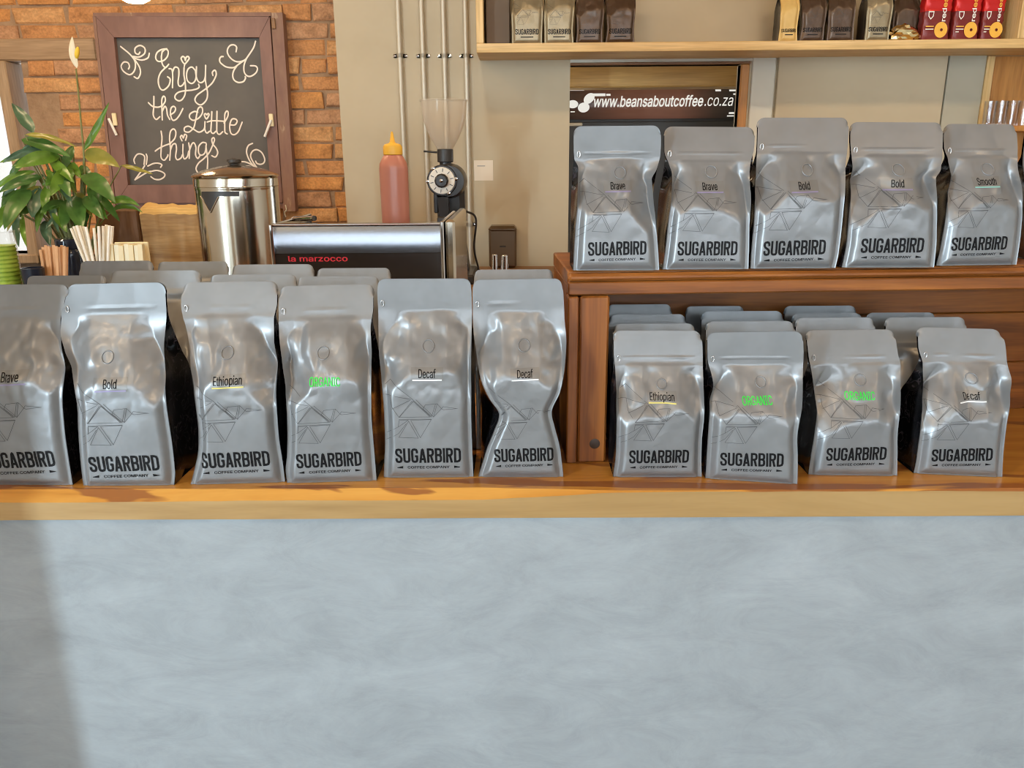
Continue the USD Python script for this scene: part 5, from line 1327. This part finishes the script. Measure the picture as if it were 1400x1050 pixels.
# peace lily
YP = 1.50
pcx = at(108, 340, YP)
t = Thing("peace_lily", "leafy green peace lily with one white flower at the left", "plant", (pcx[0], YP, ZB))
t.add("pot", lathe([(0, .001), (.055, .001), (.060, .01), (.078, .115), (.082, .118), (.082, .128), (.072, .128), (.070, .112), (0, .110)], (pcx[0], YP, ZB), 40), M_terra, 35)
t.add("soil", lathe([(.0705, .114), (.0, .116)], (pcx[0], YP, ZB), 32), M_soil, 35)
crown = np.array([pcx[0], YP, ZB + .115])
def leaf(a, b, wpx, bend, dy, mat, yo=0.0, fold=.25, ctrl=None):
    """blade from pixel a to pixel b, wpx wide in the picture; bend lifts its middle, dy is how much nearer its tip is"""
    Ya, Yb = YP + yo * .6, YP + yo - dy
    A, Bp = at(*a, Ya), at(*b, Yb); ln = np.linalg.norm(Bp - A)
    C = (A + Bp) / 2 + np.array([0, -.25 * dy, bend * ln])
    tt = np.linspace(0, 1, 13)[:, None]; mid = (1 - tt) ** 2 * A + 2 * tt * (1 - tt) * C + tt ** 2 * Bp
    tan = np.gradient(mid, axis=0); tan /= np.linalg.norm(tan, axis=1, keepdims=True)
    view = mid - CAM; view /= np.linalg.norm(view, axis=1, keepdims=True)
    side = np.cross(tan, view + np.array([0, 0, -.35 + .3 * math.sin(a[0] * 3.1)])); side /= np.linalg.norm(side, axis=1, keepdims=True) + 1e-9
    nor = np.cross(side, tan)
    w = .80 * wpx * (YP - CAM[1]) / FPX / 2 * (np.sin(np.pi * np.clip(tt, 0, 1) ** .8) ** .75 * (1 - .15 * tt))
    w[0] = .0012; w[-1] = .0003
    cols = []
    for u in (-1, -.55, 0, .55, 1):
        cols.append(mid + side * w * u - nor * (abs(u) ** 1.3) * w * fold + nor * .0015 * np.sin(tt * 17 + u * 2) * (abs(u)))
    t.add("leaf", grid(np.stack(cols, 1)), mat, True)
    st = np.array([crown + [(A[0] - crown[0]) * .15, 0, 0], crown * .45 + A * .55 + [0, .0, .02], A]); st = smooth_path(st, 5)
    t.add("leaf_stalk", tube(st, np.linspace(.0035, .0018, len(st)), 6, False), M_stem, True)
LV = [((46, 182), (16, 141), 21, .02, -.02, 2, .03), ((34, 184), (105, 201), 11, .10, .02, 3, -.02), ((30, 190), (96, 214), 24, .06, .05, 0, .0), ((60, 212), (-2, 223), 13, .10, .04, 1, .0),
      ((82, 214), (20, 230), 24, .12, .09, 1, -.05), ((115, 206), (149, 140), 12, -.06, .0, 1, .04), ((116, 214), (164, 229), 27, .22, .03, 3, -.02), ((117, 238), (158, 277), 33, .10, .09, 0, -.05),
      ((166, 226), (209, 238), 9, .03, .03, 3, .0), ((135, 266), (164, 303), 15, .08, .05, 0, -.03), ((152, 277), (191, 282), 15, .30, .02, 1, .02), ((104, 268), (113, 316), 30, .04, .10, 0, -.06),
      ((98, 272), (87, 314), 22, .04, .09, 0, -.04), ((58, 242), (-2, 264), 18, .12, .08, 0, .0), ((42, 258), (2, 284), 15, .10, .08, 0, .01), ((42, 260), (6, 314), 27, .10, .10, 0, -.04), ((24, 288), (26, 338), 13, .02, .08, 2, -.02),
      ((31, 294), (37, 338), 9, .02, .08, 1, -.05), ((56, 258), (44, 298), 25, .04, .07, 2, .0), ((62, 302), (69, 336), 18, .03, .06, 2, .0), ((88, 276), (55, 292), 15, .10, .07, 0, -.06), ((100, 232), (70, 268), 24, .10, .09, 1, -.06),
      ((80, 232), (97, 270), 22, .08, .07, 0, -.07), ((70, 218), (102, 250), 18, .06, .07, 1, -.04), ((100, 200), (86, 235), 15, .0, .05, 0, .02), ((118, 268), (142, 300), 24, .08, .08, 0, -.05), ((62, 200), (30, 207), 17, .10, .05, 2, .03),
      ((90, 244), (62, 254), 19, .16, .06, 1, .0), ((126, 250), (138, 286), 22, .05, .07, 0, .0), ((76, 282), (92, 318), 19, .03, .07, 1, -.02), ((112, 226), (128, 256), 19, .04, .05, 0, .03), ((50, 240), (28, 276), 19, .06, .06, 0, .03),
      ((96, 222), (112, 244), 15, .04, .04, 1, .0), ((40, 215), (12, 245), 13, .08, .05, 0, .05), ((120, 288), (104, 322), 19, .03, .08, 0, .0), ((46, 282), (20, 300), 15, .06, .06, 0, .03), ((30, 270), (12, 296), 15, .05, .07, 1, .0),
      ((66, 262), (50, 318), 14, .04, .08, 1, .02), ((22, 240), (4, 300), 15, .04, .08, 0, .05)]
for a, b, w, bd, dy, m, yo in LV:
    leaf(a, b, w, bd, dy, M_leaf[m], yo)
for q in range(26):
    a, b, w, bd, dy, m, yo = LV[[2, 4, 13, 14, 15, 18, 20, 22, 23, 25, 27, 28, 29, 10, 34, 35][q % 16]]
    ox, oy = rng.uniform(-12, 12), rng.uniform(-10, 14)
    leaf((a[0] + ox, a[1] + oy), (b[0] + ox + rng.uniform(-8, 8), b[1] + oy + rng.uniform(-4, 10)), w * rng.uniform(.55, .8), bd + .05, dy, M_leaf[[1, 0, 2, 1, 3][q % 5]], yo + rng.uniform(.0, .08))
fs = np.array([crown, at(116, 245, YP - .01), at(110, 160, YP), at(104, 94, YP + .01)])
fst = t.add("flower_stalk", tube(smooth_path(fs, 8), np.linspace(.0036, .0024, 25), 8), M_stem, True)
A, Bq = at(105, 93, YP + .01), at(98.5, 50, YP + .01)
tt = np.linspace(0, 1, 14)[:, None]; bowx = np.array([-.012, 0, 0])
mid = A + (Bq - A) * tt + bowx * np.sin(np.pi * tt) * .6
w = .0105 * (np.sin(np.pi * tt ** .8) ** .8) + .0006
sp = np.stack([mid + np.array([u, -.35 * (1 - abs(u)) + .2, 0]) * w for u in (-1, -.5, 0, .5, 1)], 1)
t.add("spathe", join(grid(sp), grid(sp[:, ::-1] + [0, .0008, 0])), M_spathe, 60, label="white flower bract")
s0_, s1_ = at(104.5, 80, YP - .012), at(106.5, 64, YP - .012)
t.add("spadix", tube(np.linspace(s0_, s1_, 6), [.003, .006, .0068, .0066, .0055, .002], 12), M_spadix, True)

# straws, sachets, stirrers and jars in front of the plant
YST = 1.30
ORD = ['first', 'second', 'third', 'fourth', 'fifth', 'sixth', 'seventh', 'eighth', 'ninth', 'tenth', 'eleventh']
kk = (YST - CAM[1]) / FPX
for i, (xb2, xt, yt_) in enumerate(((126, 97, 312), (127, 101, 309.5), (128, 105, 308), (129, 109, 308.5), (130, 113.5, 309.5), (131, 117.5, 310), (132, 128.5, 312), (135, 135, 309.5), (137.5, 141, 309), (140, 145.5, 307.5), (142.5, 149.5, 308.5), (145, 154, 309.5))):
    yy = YST + .010 * math.sin(i * 2.3)
    pb, pt = at(xb2, 366, yy), at(xt, yt_, yy + .01 * math.sin(i * 1.7))
    pb = pb - (pt - pb) * ((pb[2] - (ZB + .022)) / (pt[2] - pb[2])) * np.array([.35, .35, 1.0])
    wv = .0041
    lab = f"{ORD[i % 6]} paper-wrapped straw from the left in the " + ("left-leaning" if i < 6 else "right-hand") + " fan"
    single("paper_straw", tube(np.linspace(pb, pt, 3), wv, 8), M_straw if i % 3 else M_straw_b, lab, "straw", "straws of the " + ("left" if i < 6 else "right") + " fan", smooth=40)
hc_ = at(132, 372, YST)
t = Thing("straw_cup", "dark cup that holds the paper straws, hidden behind the coffee bags", "cup", (hc_[0], YST, ZB))
t.add("cup", lathe([(0, .001), (.036, .001), (.042, .085), (.0405, .085), (.035, .02), (0, .019)], (hc_[0], YST, ZB), 36), M_navy, 35)
# sugar sachets in a holder
xh0, xh1 = at(150, 350, YST)[0], at(197.5, 350, YST)[0]
zs_ = at(180, 332.5, YST)[2]
t = Thing("sachet_holder", "cream holder that carries the row of sugar sachets", "holder", ((xh0 + xh1) / 2, YST + .02, ZB))
t.add("back_plate", box(xh0 + .002, xh1, YST + .032, YST + .038, ZB + .0005, zs_, .002), M_cream)
t.add("floor_plate", box(xh0 + .002, xh1, YST - .022, YST + .0315, ZB + .0005, ZB + .006, .001), M_cream)
for i in range(7):
    a_ = xh0 + (xh1 - xh0) * i / 7
    P = [(a_ + o + (.010 if zz > 1.1 else 0), YST - .010 + qq + .004 * (i % 2), zz) for o in (.0005, (xh1 - xh0) / 7 - .0005) for qq in (0, .016) for zz in (ZB + .0065, zs_ - .002 - .002 * (i % 3))]
    single("sugar_sachet", hull(np.array(P) + [-.008 if i == 6 else -.006, 0, 0]), M_cream_b if i % 2 else M_cream, f"{ORD[i]} cream sugar sachet from the left in the holder beside the straws", "sachet", "sugar sachets in the holder", smooth=20)
# wooden stirrers
for i in range(11):
    xt, xb2 = 55 + i * 3.65, 60 + i * 2.7
    yt_ = 336.5 + 1.5 * math.sin(i * 2.1) + (5 if i == 0 else 0)
    Yk = YST + .012 * math.sin(i * 1.9)
    pt, pb = at(xt, yt_, Yk), at(xb2, 372, Yk); pb = pb - (pt - pb) * ((pb[2] - (ZB + .022)) / (pt[2] - pb[2])) * np.array([.3, .3, 1.0])
    P = [c + [o, qq, 0] for c in (pt, pb) for o in (-.0042, .0042) for qq in (-.001, .001)]
    single("wooden_stirrer", hull(P), M_stick, f"{ORD[i]} orange brown wooden stirrer from the left in its bundle", "stirrer", "bundle of wooden stirrers", smooth=10)
hc_ = at(73.5, 372, YST)
t = Thing("stirrer_cup", "dark cup that holds the wooden stirrers, hidden behind the coffee bags", "cup", (hc_[0], YST, ZB))
t.add("cup", lathe([(0, .001), (.034, .001), (.040, .075), (.0385, .075), (.033, .02), (0, .019)], (hc_[0], YST, ZB), 36), M_navy, 35)
# dark jar behind, navy cup, green cups
jc = at(97, 345, 1.362); zj = at(97, 326, 1.362)[2]
t = Thing("dark_jar", "glossy black jar between the stirrers and the straws", "jar", (jc[0], 1.362, ZB))
hj = zj - ZB
t.add("jar_body", lathe([(0, .001), (.040, .001), (.043, .006), (.043, hj - .05), (.036, hj - .03), (.034, hj - .028)], (jc[0], 1.362, ZB), 40), M_navy, 35)
t.add("jar_lid", lathe([(.038, 0), (.039, .003), (.039, .024), (.035, .028), (0, .028)], (jc[0], 1.362, ZB + hj - .028), 40), M_navy, 35)
nc = at(45, 372, 1.26); zn_ = at(45, 366, 1.26)[2]; rn = 15 * (1.26 - CAM[1]) / FPX
t = Thing("navy_cup", "small glossy navy cup at the left behind the coffee bags", "cup", (nc[0], 1.26, ZB))
hn = zn_ - ZB
t.add("cup", lathe([(0, .001), (rn * .75, .001), (rn * .8, .006), (rn, hn - .003), (rn * 1.0, hn), (rn * .9, hn), (rn * .74, .012), (0, .010)], (nc[0], 1.26, ZB), 40), M_navy, 35)
gc_ = at(4, 350, 1.28); rg = 18.5 * (1.28 - CAM[1]) / FPX; zg1 = at(4, 338, 1.28)[2]; zg2 = at(4, 316, 1.28)[2]
t = Thing("green_jar", "clear ribbed jar filled with green cups at the left edge", "jar", (gc_[0], 1.28, ZB))
n = 16
pr = []
for i in range(n + 1):
    z = .004 + (zg1 - ZB - .004) * i / n
    pr += [(rg * .87, z), (rg * .96, z + (zg1 - ZB) / n * .45)]
t.add("green_cups", lathe([(0, .004)] + pr + [(0, zg1 - ZB + .006)], (gc_[0], 1.28, ZB), 36), M_green, 25)
t.add("jar_wall", lathe([(0, .001), (rg * 1.0, .001), (rg * 1.02, zg2 - ZB - .004), (rg * 1.05, zg2 - ZB), (rg * 1.0, zg2 - ZB), (rg * .99, zg2 - ZB - .004)], (gc_[0], 1.28, ZB), 36), M_glass, 35)
